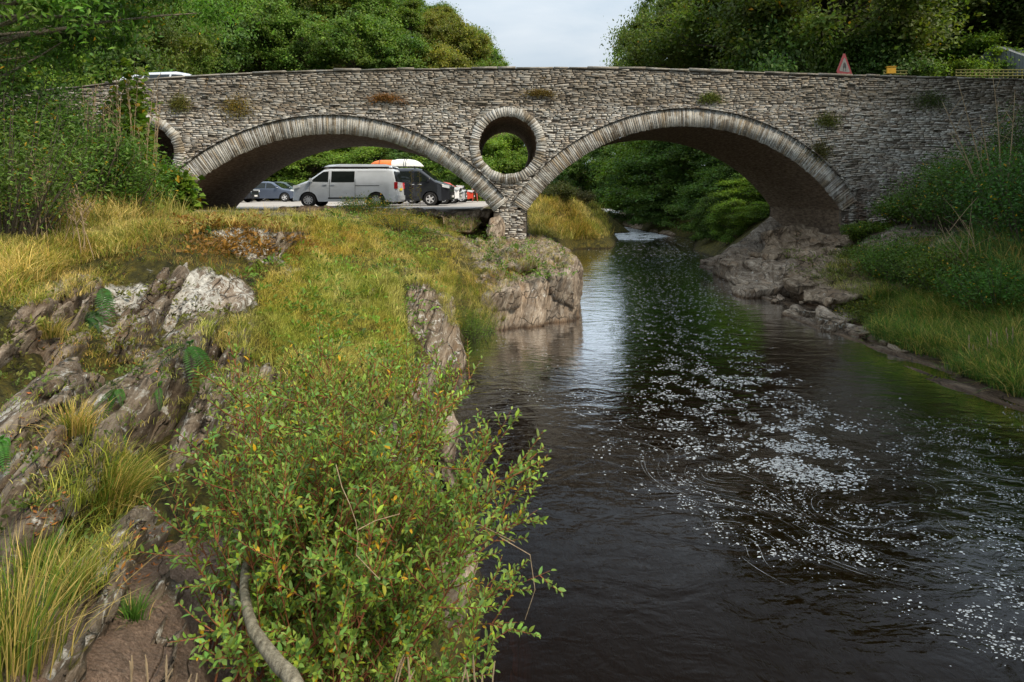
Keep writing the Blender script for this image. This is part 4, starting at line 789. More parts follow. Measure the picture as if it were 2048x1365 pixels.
# ================================================================ grass
def blades(pos,h,lean,w,col,curl=.9,seed=0,g=None):
    """curved blades; pos (n,3), lean direction (n,3) horizontal"""
    n=len(pos); g=g or rng; h=np.asarray(h).reshape(-1,1)*np.ones((n,1)); w=np.asarray(w).reshape(-1,1)*np.ones((n,1))
    a=g.random(n)*6.283; side=np.stack([np.cos(a),np.sin(a),np.zeros(n)],1); k=np.linalg.norm(lean,axis=1,keepdims=True); up=np.array([[0,0,1.0]])
    P_=[]
    for t_,ww in ((0,1),(.38,.9),(.72,.6),(1,0)):
        c=pos+up*h*(t_-.42*k*t_*t_*curl)+lean*h*(t_*t_)*.85
        if ww: P_+= [c-side*w*ww*.5,c+side*w*ww*.5]
        else: P_.append(c)
    V_=np.stack(P_,1); b=np.arange(n)[:,None]*7
    Q=(b+np.array([[0,1,3,2,2,3,5,4]])).reshape(-1,4); T3=(b+np.array([[4,5,6]])).reshape(-1,3)
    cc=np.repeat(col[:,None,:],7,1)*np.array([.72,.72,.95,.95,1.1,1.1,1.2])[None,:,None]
    return V_.reshape(-1,3),Q,T3,cc.reshape(-1,3)
class GrassB:
    def __init__(s): s.V=[];s.Q=[];s.T=[];s.C=[];s.n=0
    def add(s,*a,**k):
        V_,Q,T3,c=blades(*a,**k); s.V.append(V_);s.Q.append(Q+s.n);s.T.append(T3+s.n);s.C.append(c);s.n+=len(V_)
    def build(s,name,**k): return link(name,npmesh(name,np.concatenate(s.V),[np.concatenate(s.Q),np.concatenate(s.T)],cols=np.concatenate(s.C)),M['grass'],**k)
def scatter(poly_px,n,g,maxD=40,minz=.05):
    """ground points under random pixels of a photo polygon, spread evenly over the ground seen there"""
    xs_=[p[0] for p in poly_px]; ys_=[p[1] for p in poly_px]; out=[]; tries=0
    def ins(x,y):
        c=False; j=len(poly_px)-1
        for i in range(len(poly_px)):
            if (ys_[i]>y)!=(ys_[j]>y) and x<(xs_[j]-xs_[i])*(y-ys_[i])/(ys_[j]-ys_[i])+xs_[i]: c=not c
            j=i
        return c
    while len(out)<n and tries<n*6:
        tries+=1; x=g.uniform(min(xs_),max(xs_)); y=g.uniform(min(ys_),max(ys_))
        if not ins(x,y): continue
        h=hit(x,y,maxD)
        if h and h.z>minz: out.append(tuple(h))
    return np.array(out)
def grasscol(n,g,dry=.4,base=(.22,.25,.030),dryc=(.50,.38,.13),grn=(.09,.19,.03),green=.25):
    c=np.where((g.random(n)<dry)[:,None],np.array(dryc),np.where((g.random(n)<green)[:,None],np.array(grn),np.array(base))); return c*(1+.25*g.normal(size=(n,1))).clip(.4,1.8)
def sward_patch(c,col,hh,idx_):
    n1=fbm(c,3,.55)[idx_]; n2=fbm(c+31,3,1.3)[idx_]; k=np.clip((n1-.02)*6,0,1)[:,None]; q=np.clip((n2-.06)*7,0,1)[:,None]; w_=np.clip((-n2-.08)*7,0,1)[:,None]
    col=col*(1-.65*k)+np.array((.17,.21,.035))*.65*k*(col.sum(1,keepdims=True)/.45)
    col=col*(1-.28*q)+np.array((.40,.24,.07))*.28*q*(col.sum(1,keepdims=True)/.5)
    col=col*(1-.4*w_)+np.array((.55,.46,.20))*.4*w_*(col.sum(1,keepdims=True)/.55)
    return col,hh*(1+1.3*fbm(c+9,3,.9)[idx_]).clip(.35,2.2)
def sward(B,poly,ntuft,per,h,spread,dry,g,patch=True,green=.25,w=.006,leanx=(0,0),k=.55,maxD=40,**kw):
    c=scatter(poly,ntuft,g,maxD)
    if not len(c): return
    m=len(c); idx_=np.repeat(np.arange(m),per); n=len(idx_); off=g.normal(size=(n,3))*spread; off[:,2]=0
    hh=(h*g.uniform(.45,1.3,m))[idx_]*g.uniform(.5,1.15,n); lean=(g.normal(size=(m,3))*.35)[idx_]+g.normal(size=(n,3))*.45+off/spread*.25*k; lean[:,0]+=leanx[0]; lean[:,1]+=leanx[1]; lean[:,2]=0
    tone=(1+.3*g.normal(size=m)).clip(.5,1.6)[idx_,None]; isd=(g.random(m)<dry)[idx_]
    col=grasscol(n,g,.15,green=green,**kw)*tone; col[isd]=grasscol(int(isd.sum()),g,.75,green=green,**kw)
    pos=c[idx_]+off; 
    if patch: col,hh=sward_patch(c,col,hh,idx_)
    B.add(pos-np.array([0,0,.02]),hh,lean,np.full(n,w)*g.uniform(.6,1.3,n),col,g=g)
g=np.random.default_rng(77); B=GrassB()
PL=[(0,440),(200,430),(370,425),(680,425),(700,450),(640,470),(480,455),(340,470),(250,500),(100,545),(0,600)]
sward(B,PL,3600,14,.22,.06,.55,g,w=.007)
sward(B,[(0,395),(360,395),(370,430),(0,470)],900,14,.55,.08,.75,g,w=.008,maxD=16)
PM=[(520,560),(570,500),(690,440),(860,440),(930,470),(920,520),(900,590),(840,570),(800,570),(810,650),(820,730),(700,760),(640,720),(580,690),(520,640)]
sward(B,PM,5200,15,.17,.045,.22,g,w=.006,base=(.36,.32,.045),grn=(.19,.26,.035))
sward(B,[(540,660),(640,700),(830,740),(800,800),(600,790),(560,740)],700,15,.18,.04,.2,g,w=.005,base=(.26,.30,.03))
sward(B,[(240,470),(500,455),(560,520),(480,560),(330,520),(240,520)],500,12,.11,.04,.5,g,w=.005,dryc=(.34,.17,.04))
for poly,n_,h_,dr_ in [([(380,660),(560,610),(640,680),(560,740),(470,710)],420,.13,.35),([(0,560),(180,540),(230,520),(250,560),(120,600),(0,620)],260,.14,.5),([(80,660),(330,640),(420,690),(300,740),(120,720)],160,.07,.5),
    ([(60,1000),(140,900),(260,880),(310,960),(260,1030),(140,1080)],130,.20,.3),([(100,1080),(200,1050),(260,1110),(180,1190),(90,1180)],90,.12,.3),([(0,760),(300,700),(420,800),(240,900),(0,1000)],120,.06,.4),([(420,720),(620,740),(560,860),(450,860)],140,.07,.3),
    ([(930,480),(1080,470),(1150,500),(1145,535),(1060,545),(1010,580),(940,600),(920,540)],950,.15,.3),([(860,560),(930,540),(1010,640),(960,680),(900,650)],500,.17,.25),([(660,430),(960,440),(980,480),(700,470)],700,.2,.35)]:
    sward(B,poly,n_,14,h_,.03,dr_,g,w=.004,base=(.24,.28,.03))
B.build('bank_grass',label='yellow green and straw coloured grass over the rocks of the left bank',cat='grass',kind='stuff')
B=GrassB()
sward(B,[(1060,400),(1100,388),(1200,388),(1215,440),(1220,475),(1130,480),(1060,470)],1500,12,.45,.12,.45,g,w=.016,maxD=60,base=(.26,.26,.035))
B.build('mound_grass',label='rough golden grass on the mound beyond the middle pier',cat='grass',kind='stuff')
B=GrassB()
PR=[(1735,592),(1830,595),(1930,600),(2048,610),(2048,832),(1960,812),(1880,772),(1800,705),(1725,650)]
sward(B,PR,4600,16,.44,.07,.14,g,w=.008,base=(.13,.21,.032),grn=(.06,.16,.03),green=.5,patch=False,leanx=(-.3,-.15))
sward(B,[(1880,500),(2048,470),(2048,610),(1900,600)],1500,14,.5,.08,.12,g,w=.009,base=(.08,.22,.05),grn=(.06,.20,.06),green=.5)
sward(B,[(1720,490),(1900,470),(1900,600),(1760,610),(1620,560)],1500,12,.2,.07,.25,g,w=.006,base=(.13,.18,.03),green=.4)
B.build('river_grass',label='long green grass and sedge along the right bank waterline',cat='grass',kind='stuff')
# leafy ground cover among the grass
cp_=[];cc_=[]
for poly,n_,cl in (([(480,560),(690,450),(900,470),(840,700),(560,760)],260,(.13,.24,.03)),([(0,560),(250,500),(480,640),(420,760),(0,780)],110,(.14,.15,.03)),([(0,760),(420,700),(420,900),(250,1100),(0,1150)],70,(.10,.15,.03)),([(640,425),(960,430),(1000,480),(700,480)],200,(.10,.19,.03)),
      ([(930,480),(1130,480),(1140,560),(1000,570)],120,(.11,.20,.03)),([(1700,470),(2048,440),(2048,620),(1780,620)],420,(.07,.15,.035)),([(1560,500),(1760,520),(1760,590),(1600,570)],60,(.12,.15,.03)),([(350,440),(640,440),(620,520),(380,520)],180,(.24,.13,.03)),([(560,700),(840,700),(820,860),(500,860)],160,(.15,.22,.03))):
    c=scatter(poly,n_,g,24)
    if not len(c): continue
    m=16; i_=np.repeat(np.arange(len(c)),m); sz=(g.uniform(.6,1.5,len(c))*np.clip(c[:,1]/8,.42,1.1))[i_]; off=g.normal(size=(len(i_),3))*np.array([.06,.06,.035])*sz[:,None]; off[:,2]=abs(off[:,2])+.02
    cp_.append(np.concatenate([c[i_]+off,off,sz[:,None]],1)); cc_.append(np.array(cl)*(1+.3*g.normal(size=(len(c),1))).clip(.4,1.8)[i_]*(1+.2*g.normal(size=(len(i_),1))).clip(.4,1.8))
cp_=np.concatenate(cp_); cc_=np.concatenate(cc_); n=len(cp_); dr=unit(cp_[:,3:6]+g.normal(size=(n,3))*.02+np.array([0,0,.01])); L=.055*cp_[:,6]*g.uniform(.6,1.3,n)
va,fa,_=leafarrays(cp_[:,:3],dr,unit(g.normal(size=(n,3))*.4+np.array([0,-.3,1.0])),L,L*.5)
link('ground_cover',npmesh('ground_cover',va,[fa],cols=np.repeat(cc_.clip(.01,.8),4,0)),M['leaf_near'],label='low leafy herbs growing between the grass and rocks of both banks',cat='ground cover',kind='stuff')
# single notable tufts
def tuft(label,px,py,n,h,dry,spread=.05,w=.005,lean=(0,0),base=(.15,.18,.02),seed=0,D=None,group=None):
    g=np.random.default_rng(seed+500); p=hit(px,py) or P(px,py,D or 3); B=GrassB(); off=g.normal(size=(n,3))*spread; off[:,2]=0
    ln=off/spread*.30+g.normal(size=(n,3))*.25; ln[:,0]+=lean[0]; ln[:,1]+=lean[1]; ln[:,2]=0
    B.add(np.array(tuple(p))+off-np.array([0,0,.02]),h*g.uniform(.5,1.15,n),ln,w*g.uniform(.6,1.2,n),grasscol(n,g,dry,base=base),g=g)
    return B.build('grass_tuft',label=label,cat='grass tuft',group=group)
tuft('large arching grass tuft right of the mossy slab at lower left',225,1010,900,.36,.35,.07,.0045,(.35,.0),seed=1)
tuft('tall dry stalky tuft cut by the bottom left corner',30,1330,420,.46,.45,.07,.004,(.05,.1),seed=2,D=1.8)
tuft('small fresh green tuft on the bare soil slope',265,1235,160,.13,.05,.02,.004,seed=3,base=(.07,.17,.02))
tuft('drooping pale tuft below the large arching tuft',140,1180,400,.2,.5,.04,.004,(.1,-.2),seed=4)
tuft('green tuft on the ledge left of the large arching tuft',60,1130,300,.2,.15,.05,.005,seed=5,base=(.09,.17,.02))
tuft('straw tuft hanging from the slab beside the big fern',100,670,300,.22,.7,.04,.005,(.1,-.3),seed=6)
tuft('brown tuft at the foot of the white rock',150,860,300,.2,.6,.04,.005,(.1,-.1),seed=7)
# ferns
def fern(label,p,nf,L,base=(.045,.16,.02),seed=0,nrm=(0,0,1)):
    g=np.random.default_rng(seed+900); rr=random.Random(seed); V_=[];F_=[];C_=[];n0=0
    for k in range(nf):
        a=rr.random()*6.283; out=Vector((math.cos(a),math.sin(a),0)); N_=Vector(nrm); l=L*rr.uniform(.6,1.1); out=(out-N_*out.dot(N_)/N_.length_squared).normalized(); d=(out*.9+N_.normalized()*rr.uniform(.4,.9)).normalized()
        pts=[Vector(p)+d*l*t_+Vector((0,0,-1))*l*.85*t_*t_ for t_ in np.linspace(0,1,20)]
        pos=[];dr=[];ln=[]
        for i in range(2,20):
            tg=(pts[i]-pts[i-1]).normalized(); s_=tg.cross(Vector((0,0,1))); s_=s_.normalized() if s_.length>.05 else Vector((1,0,0)); w_=l*.20*math.sin(math.pi*min(1,(i/20)**.7*.93+.02))
            for sg in (-1,1): pos.append(tuple(pts[i])); dr.append(tuple(s_*sg+tg*.35)); ln.append(w_+.004)
        nr=np.array([tuple((Vector(nrm)+out*.3))]*len(pos)); va,fa,_=leafarrays(np.array(pos),np.array(dr),nr,np.array(ln),np.array(ln)*.16+.004)
        va=va; V_.append(va);F_.append(fa+n0);n0+=len(va);C_.append(np.repeat(tones(len(pos),np.array(base)*rr.uniform(.75,1.25),g,.12),4,0))
    return link('fern',npmesh('fern',np.concatenate(V_),[np.concatenate(F_)],cols=np.concatenate(C_)),M['leaf_near'],label=label,cat='fern')
for i,(px,py,nf,L,cl,lb) in enumerate([(205,585,9,.40,(.035,.12,.02),'big hanging fern in the cleft left of the white rock'),(185,650,9,.34,(.035,.11,.02),'lower half of the fern pair in the cleft left of the white rock'),(385,705,8,.26,(.045,.14,.02),'bright green fern below the white rock'),
    (325,785,8,.14,(.05,.17,.02),'small fern in a crack below the bright green fern'),(15,895,10,.16,(.05,.17,.02),'fern at the left frame edge above the grey slabs'),(245,790,7,.12,(.05,.15,.02),'tiny fern on the mossy ledge'),(515,530,9,.2,(.16,.19,.02),'yellow green fern right of the white rock'),(330,500,7,.16,(.18,.16,.02),'yellowing fern under the brow of the rock'),(415,465,8,.16,(.05,.14,.02),'dark fern among the white lichened knobs at the top of the rock'),(250,880,6,.12,(.05,.15,.02),'small fern above the large arching tuft')]):
    p=hit(px,py); 
    if p: fern(lb,p+Vector((0,-.05,.05)),nf,L,cl,i,(0,-1.0,.55))
for i,(px,py,D,w,lb) in enumerate([(1020,560,13.0,.28,'bright green moss cushion at left on the outcrop'),(1075,520,13.6,.3,'bright moss cushion on top of the outcrop')]): pass
shrub('heather_bush','fine leaved green bush in the gap between the two rocks at the water',"shrub",XY(945,12.0),.55,.5,.75,60,6500,.03,(.10,.17,.02),.4,seed=120,twig_r=.005)
shrub('gorse_bush','yellow flecked bush on the grass below the car park ledge',"shrub",XY(800,15.5),1.2,.6,.75,70,6500,.035,(.17,.19,.02),.4,seed=121,twig_r=.005,yel=.25)
shrub('bramble_bush','green and red bramble under the dark ledge',"shrub",XY(730,17.5),1.0,.5,.7,60,3600,.05,(.06,.12,.02),.5,seed=122,twig_r=.005,yel=.15)
shrub('mound_bush','dark gorse bush on the mound beyond the middle pier',"shrub",XY(1118,33),1.0,.9,1.0,60,4500,.10,(.06,.075,.018),.5,seed=123,twig_r=.01)
shrub('mound_bush','darker bush on top of the mound beyond the middle pier',"shrub",XY(1155,36),1.3,.9,.8,60,4500,.10,(.05,.055,.018),.5,seed=124,twig_r=.01)
# flowering stalks in front of the vans
for i,(px,yb,yt) in enumerate([(822,418,340),(838,418,342)]):
    D=19.6; mb=MB(); a=P(px+2,yb+4,D); b=P(px,yt,D); pts=curve(a,b,(.03,0,0),8); mb.tube(pts,[.008]*8,5); o=empty('flower_stalk',a,0,label=['left of the two tall yellow flower stalks in front of the black van','right of the two tall yellow flower stalks in front of the black van'][i],cat='flower stalk'); rr=random.Random(i)
    for v in range(len(mb.V)): mb.V[v]=tuple(Vector(mb.V[v])-a)
    mb.build('stalk',M['twig_pale'],o); pos=[];dr=[]
    for k in range(26):
        t_=.25+.75*k/26; q=a.lerp(b,t_)-a; an=rr.random()*6.28; pos.append(tuple(q)); dr.append((math.cos(an),math.sin(an)*.4,.2))
    va,fa,_=leafarrays(np.array(pos),np.array(dr),np.array([[0,-.6,1]]*26),.10,.05); link('flower',npmesh('flower',va,[fa],cols=np.repeat(tones(26,(.38,.33,.04),np.random.default_rng(i),.2),4,0)),M['leaf_near'],o)
# bare forked branches at the right
def barebush(px,py,D,targets,label,r0=.018,mat='twig_pale'):
    a=P(px,py,D); a.z=G(a.x,a.y)-.1; mb=MB(); rr=random.Random(int(px)); 
    for tx,ty in targets:
        b=P(tx,ty,D+rr.uniform(-.4,.4)); pts=curve(a,b,(rr.uniform(-.2,.2),0,rr.uniform(.0,.3)),10); mb.tube(pts,[r0*(1-.085*j) for j in range(10)],5)
        for k in range(7):
            p0=pts[rr.randint(3,8)]; e_=p0+Vector((rr.uniform(-.6,.6),rr.uniform(-.3,.3),rr.uniform(.1,.8))); mb.tube(curve(p0,e_,(0,0,.05),4),[r0*.35,r0*.28,r0*.2,r0*.1],4)
    o=mb.build('bare_bush',M[mat],smooth=True,label=label,cat='bare bush'); return o
barebush(2000,420,13.5,[(1985,150),(1915,160),(1885,205),(1900,265),(2030,180),(1960,230)],'bare forked branches against the dark right end of the wall',.022)
barebush(1960,500,12.6,[(1890,455),(1925,440),(1880,480),(1990,440)],'small bleached dead branch low on the right bank',.018)
# straw stalks standing out of the left thicket
for k,(px,yt,D,n_,lb) in enumerate([(205,180,9.6,16,'cluster of tall straw stalks rising from the thicket before the wing wall'),(262,170,10.4,18,'cluster of tall straw stalks beside the pale green sapling'),(150,390,7.6,14,'cluster of dry bent stalks at the front edge of the thicket'),(60,330,7.4,12,'cluster of dry stalks at the left end of the thicket')]):
    mb=MB(); rr=random.Random(40+k)
    for j in range(n_):
        x,y=XY(px+rr.uniform(-45,45),D+rr.uniform(-.3,.3)); a=Vector((x,y,G(x,y)-.03)); zt=P(px,yt,D).z; b=Vector((x+rr.uniform(-.25,.25),y,a.z+(zt-a.z)*rr.uniform(.6,1.05))); pts=curve(a,b,(rr.uniform(-.12,.12),0,rr.uniform(0,.1)),7)
        mb.tube(pts,[.007,.006,.006,.005,.005,.004,.002],4)
        for q_ in range(5): p0=pts[6].lerp(pts[4],q_/5); mb.tube([p0,p0+Vector((rr.uniform(-.05,.05),rr.uniform(-.03,.03),.06)),p0+Vector((rr.uniform(-.07,.07),0,.11))],[.004,.006,.002],4)
    mb.build('dry_stalks',M['twig_pale'],label=lb,cat='dry plants',group='straw stalks of the left thicket')
# dead seed heads on the right bank
mb=MB(); rr=random.Random(8)
for k in range(16):
    px=rr.uniform(1930,2030); a=P(px,600,9.6); a.z=G(a.x,a.y); b=a+Vector((rr.uniform(-.06,.06),0,rr.uniform(.35,.6))); mb.tube([a,a.lerp(b,.5),b],[.004,.003,.003],4); mb.tube([b-Vector((0,0,.10)),b-Vector((0,0,.05)),b],[.006,.010,.003],5)
mb.build('seed_heads',M['twig_pale'],label='cluster of straw coloured seed heads above the river grass on the right bank',cat='dry plants')
# ================================================================ the willow bush in the foreground
def willow():
    g=np.random.default_rng(5); rr=random.Random(12)
    base=P(590,1330,2.45); base.z=G(base.x,base.y)
    o=empty('willow_bush',base,0,label='large green willow bush with red twigs and some yellow leaves in the foreground',cat='willow bush')
    poly=[(450,700),(560,720),(640,690),(700,730),(800,680),(860,720),(960,715),(950,800),(1020,830),(1030,900),(1120,905),(1070,960),(1105,1020),(1060,1090),(1130,1140),(1040,1150),(1060,1240),(960,1260),(950,1340),(900,1400),(560,1400),(520,1300),(470,1300),(420,1230),(430,1120),(380,1040),(340,940),(380,900),(440,830)]
    xs_=[p[0] for p in poly]; ys_=[p[1] for p in poly]
    def ins(x,y):
        c=False; j=len(poly)-1
        for i in range(len(poly)):
            if (ys_[i]>y)!=(ys_[j]>y) and x<(xs_[j]-xs_[i])*(y-ys_[i])/(ys_[j]-ys_[i])+xs_[i]: c=not c
            j=i
        return c
    tg=[(1095,910,2.7),(1075,1020,2.6),(1100,1142,2.4),(1035,1245,2.3),(962,720,3.3),(1022,822,3.0),(455,705,3.3),(560,715,3.4),(640,700,3.4),(700,720,3.3),(800,672,3.4),(860,712,3.4),(905,745,3.3),(310,935,2.7),(340,1010,2.5),(385,895,2.8),(400,1260,2.0),(420,1320,1.9),(900,1350,2.1),(960,1290,2.2),(990,1340,2.1),(430,1000,2.6),(500,780,3.2),(750,700,3.4)]
    while len(tg)<125:
        x=rr.uniform(380,1130); y=rr.uniform(690,1380)
        if ins(x,y):
            D=rr.uniform(2.0,2.8)+max(0,(1050-y))/1050*.9
            if ins(x-10,y) and ins(x+10,y): tg.append((x,y,D))
    for k in range(30):
        x=rr.uniform(430,960); y=rr.uniform(690,790)+max(0,abs(x-700)-150)*.12; tg.append((x,y,rr.uniform(2.9,3.5)))
    st=MB(); tw=MB(); pos=[];dr=[];ln=[];nr=[]
    def leafy(p0,p1,n,Lf):
        d=(p1-p0); dn_=d.normalized(); s1=dn_.cross(Vector((.2,.1,1))).normalized(); s2=dn_.cross(s1)
        for i in range(n):
            t_=(i+rr.random()*.5)/n; a=i*2.4+rr.random(); rad=s1*math.cos(a)+s2*math.sin(a)
            pos.append(tuple(p0+d*t_)); dr.append(tuple(dn_*.75+rad*.85+Vector((0,0,.12)))); ln.append(Lf*rr.uniform(.55,1.15)*(.75 if t_>.85 else 1)); nr.append(tuple(dn_*.5-rad*.2+Vector((rr.uniform(-.4,.4),rr.uniform(-.6,.2),.8))))
    for k,(x,y,D) in enumerate(tg):
        b=P(x,y,D)-base; a=Vector((rr.uniform(-.28,.28),rr.uniform(-.2,.5),0)); a.z=G(base.x+a.x,base.y+a.y)-base.z-.05
        if k>=24 and rr.random()<.35: a=Vector((rr.uniform(-.5,.45),rr.uniform(.0,1.0),0)); a.z=max(.0,G(base.x+a.x,base.y+a.y)-base.z)-.05
        up_=rr.uniform(.0,.22) if y>850 else rr.uniform(-.12,.08); pts=curve(a,b,(rr.uniform(-.1,.1),rr.uniform(-.1,.1),up_),12); Ls=(b-a).length
        st.tube(pts,[(.0045 if k%9 else .009)*(1.1-.085*j) for j in range(12)],6)
        leafy(pts[8],pts[11]+(pts[11]-pts[10])*.2,15,.038)
        for m in range(int(6+Ls*9)):
            i=rr.uniform(3.0,10.8); i0=int(i); p0=pts[i0].lerp(pts[i0+1],i-i0); tgd=(pts[i0+1]-pts[i0]).normalized(); sd_=Vector((rr.gauss(0,1),rr.gauss(0,1),rr.gauss(.25,.7))).normalized()
            l=rr.uniform(.07,.24); p1=p0+(tgd*.7+sd_*.8).normalized()*l+Vector((0,0,.03)); tw.tube([p0,p0.lerp(p1,.5)+Vector((0,0,-.008)),p1],[.0028,.0022,.0012],4); leafy(p0.lerp(p1,.15),p1,max(6,int(l*88)),.035)
    st.build('stem',M['twig'],o,smooth=True); tw.build('twig',M['twig'],o)
    n=len(pos); V_,F_,kk=leafarrays(np.array(pos),np.array(dr),np.array(nr),np.array(ln),np.array(ln)*g.uniform(.34,.46,n),simple=False,curl=.12)
    c=tones(n,(.18,.28,.05),g,.32); m=g.random(n); c[m<.25]*=np.array([.8,.95,1.3]); c[m>.85]*=np.array([1.35,1.2,.8]); yl=g.random(n)<.03; c[yl]=np.array((.55,.33,.02))*g.uniform(.6,1.2,(yl.sum(),1))
    link('foliage',npmesh('foliage',V_,list(F_),cols=np.repeat(c,kk,0)),M['leaf_near'],o)
    # dead pale twigs and the old lichened trunk
    for q in ([(672,930,2.2),(684,975,2.15),(700,1010,2.1),(712,1045,2.1),(716,1075,2.1),(712,1112,2.1)],[(716,1060,2.1),(750,1042,2.15),(800,1028,2.2)],[(1000,1075,2.3),(1060,1110,2.3),(1070,1180,2.3),(1050,1240,2.3)],[(900,1040,2.4),(960,1050,2.4),(1030,1085,2.35)],[(712,1110,2.1),(760,1160,2.1)]):
        pt=MB(); pt.tube([P(*a_)-base for a_ in q],[.0019-.0002*j_ for j_ in range(len(q))],5); pt.build('dead_twig',M['twig_pale'],o)
    tk=MB(); q=[P(470,1060,2.75),P(495,1110,2.55),P(485,1190,2.3),P(505,1260,2.1),P(560,1330,1.95),P(600,1390,1.85),P(640,1450,1.8)]
    q2=[]; 
    for i in range(len(q)-1):
        for t_ in (0,.5): q2.append(q[i].lerp(q[i+1],t_)+Vector((rr.uniform(-.006,.006),rr.uniform(-.01,.01),rr.uniform(-.006,.006)))-base)
    tk.tube(q2,[.012+.0015*i for i in range(len(q2))],10); tk.build('trunk',M['bark_pale'],o,smooth=True)
    tk=MB(); tk.tube([P(478,1080,2.7)-base,P(470,1150,2.5)-base,P(466,1215,2.35)-base],[.010,.014,.016],7); tk.build('old_stub',M['bark_pale'],o,smooth=True)
willow()
# dry bent grass stems at the very bottom edge
mb=MB(); rr=random.Random(31)
for k in range(16):
    px=rr.choice([rr.uniform(740,850),rr.uniform(900,985),rr.uniform(360,420),rr.uniform(250,340)]); a=P(px,1420,1.5); b=P(px+rr.uniform(-15,25),rr.uniform(1300,1350),1.5); mb.tube(curve(a,b,(rr.uniform(-.02,.02),0,.02),5),[.002,.002,.0022,.003,.0012],4)
mb.build('dry_stems',M['twig_pale'],label='dry bent grass stems poking up at the bottom edge',cat='dry plants',kind='stuff')
# fallen orange leaves lying in the rock cracks
pts=[]; 
for poly,n_ in (([(250,1050),(330,1020),(350,1120),(280,1180),(230,1180)],90),([(60,1000),(130,960),(140,1040),(60,1090)],70),([(380,1030),(460,1130),(440,1260),(380,1200)],60),([(60,680),(260,640),(420,700),(300,760),(100,760)],140),([(400,440),(620,440),(600,520),(440,520)],140),([(0,540),(300,480),(300,560),(0,600)],80),([(60,780),(200,840),(120,960),(0,920)],80)):
    s_=scatter(poly,n_,g,20); pts.append(s_)
pts=np.concatenate(pts); n=len(pts); va,fa,_=leafarrays(pts+np.array([0,0,.012]),g.normal(size=(n,3))*np.array([1,1,.3]),g.normal(size=(n,3))*.4+np.array([0,0,1]),.030*g.uniform(.5,1.3,n),.012*g.uniform(.6,1.2,n),curl=-.2)
link('fallen_leaves',npmesh('fallen_leaves',va,[fa],cols=np.repeat(tones(n,(.33,.13,.035),g,.4),4,0)),M['leaf_near'],label='orange brown fallen leaves caught in the cracks of the left bank',cat='fallen leaves',kind='stuff')
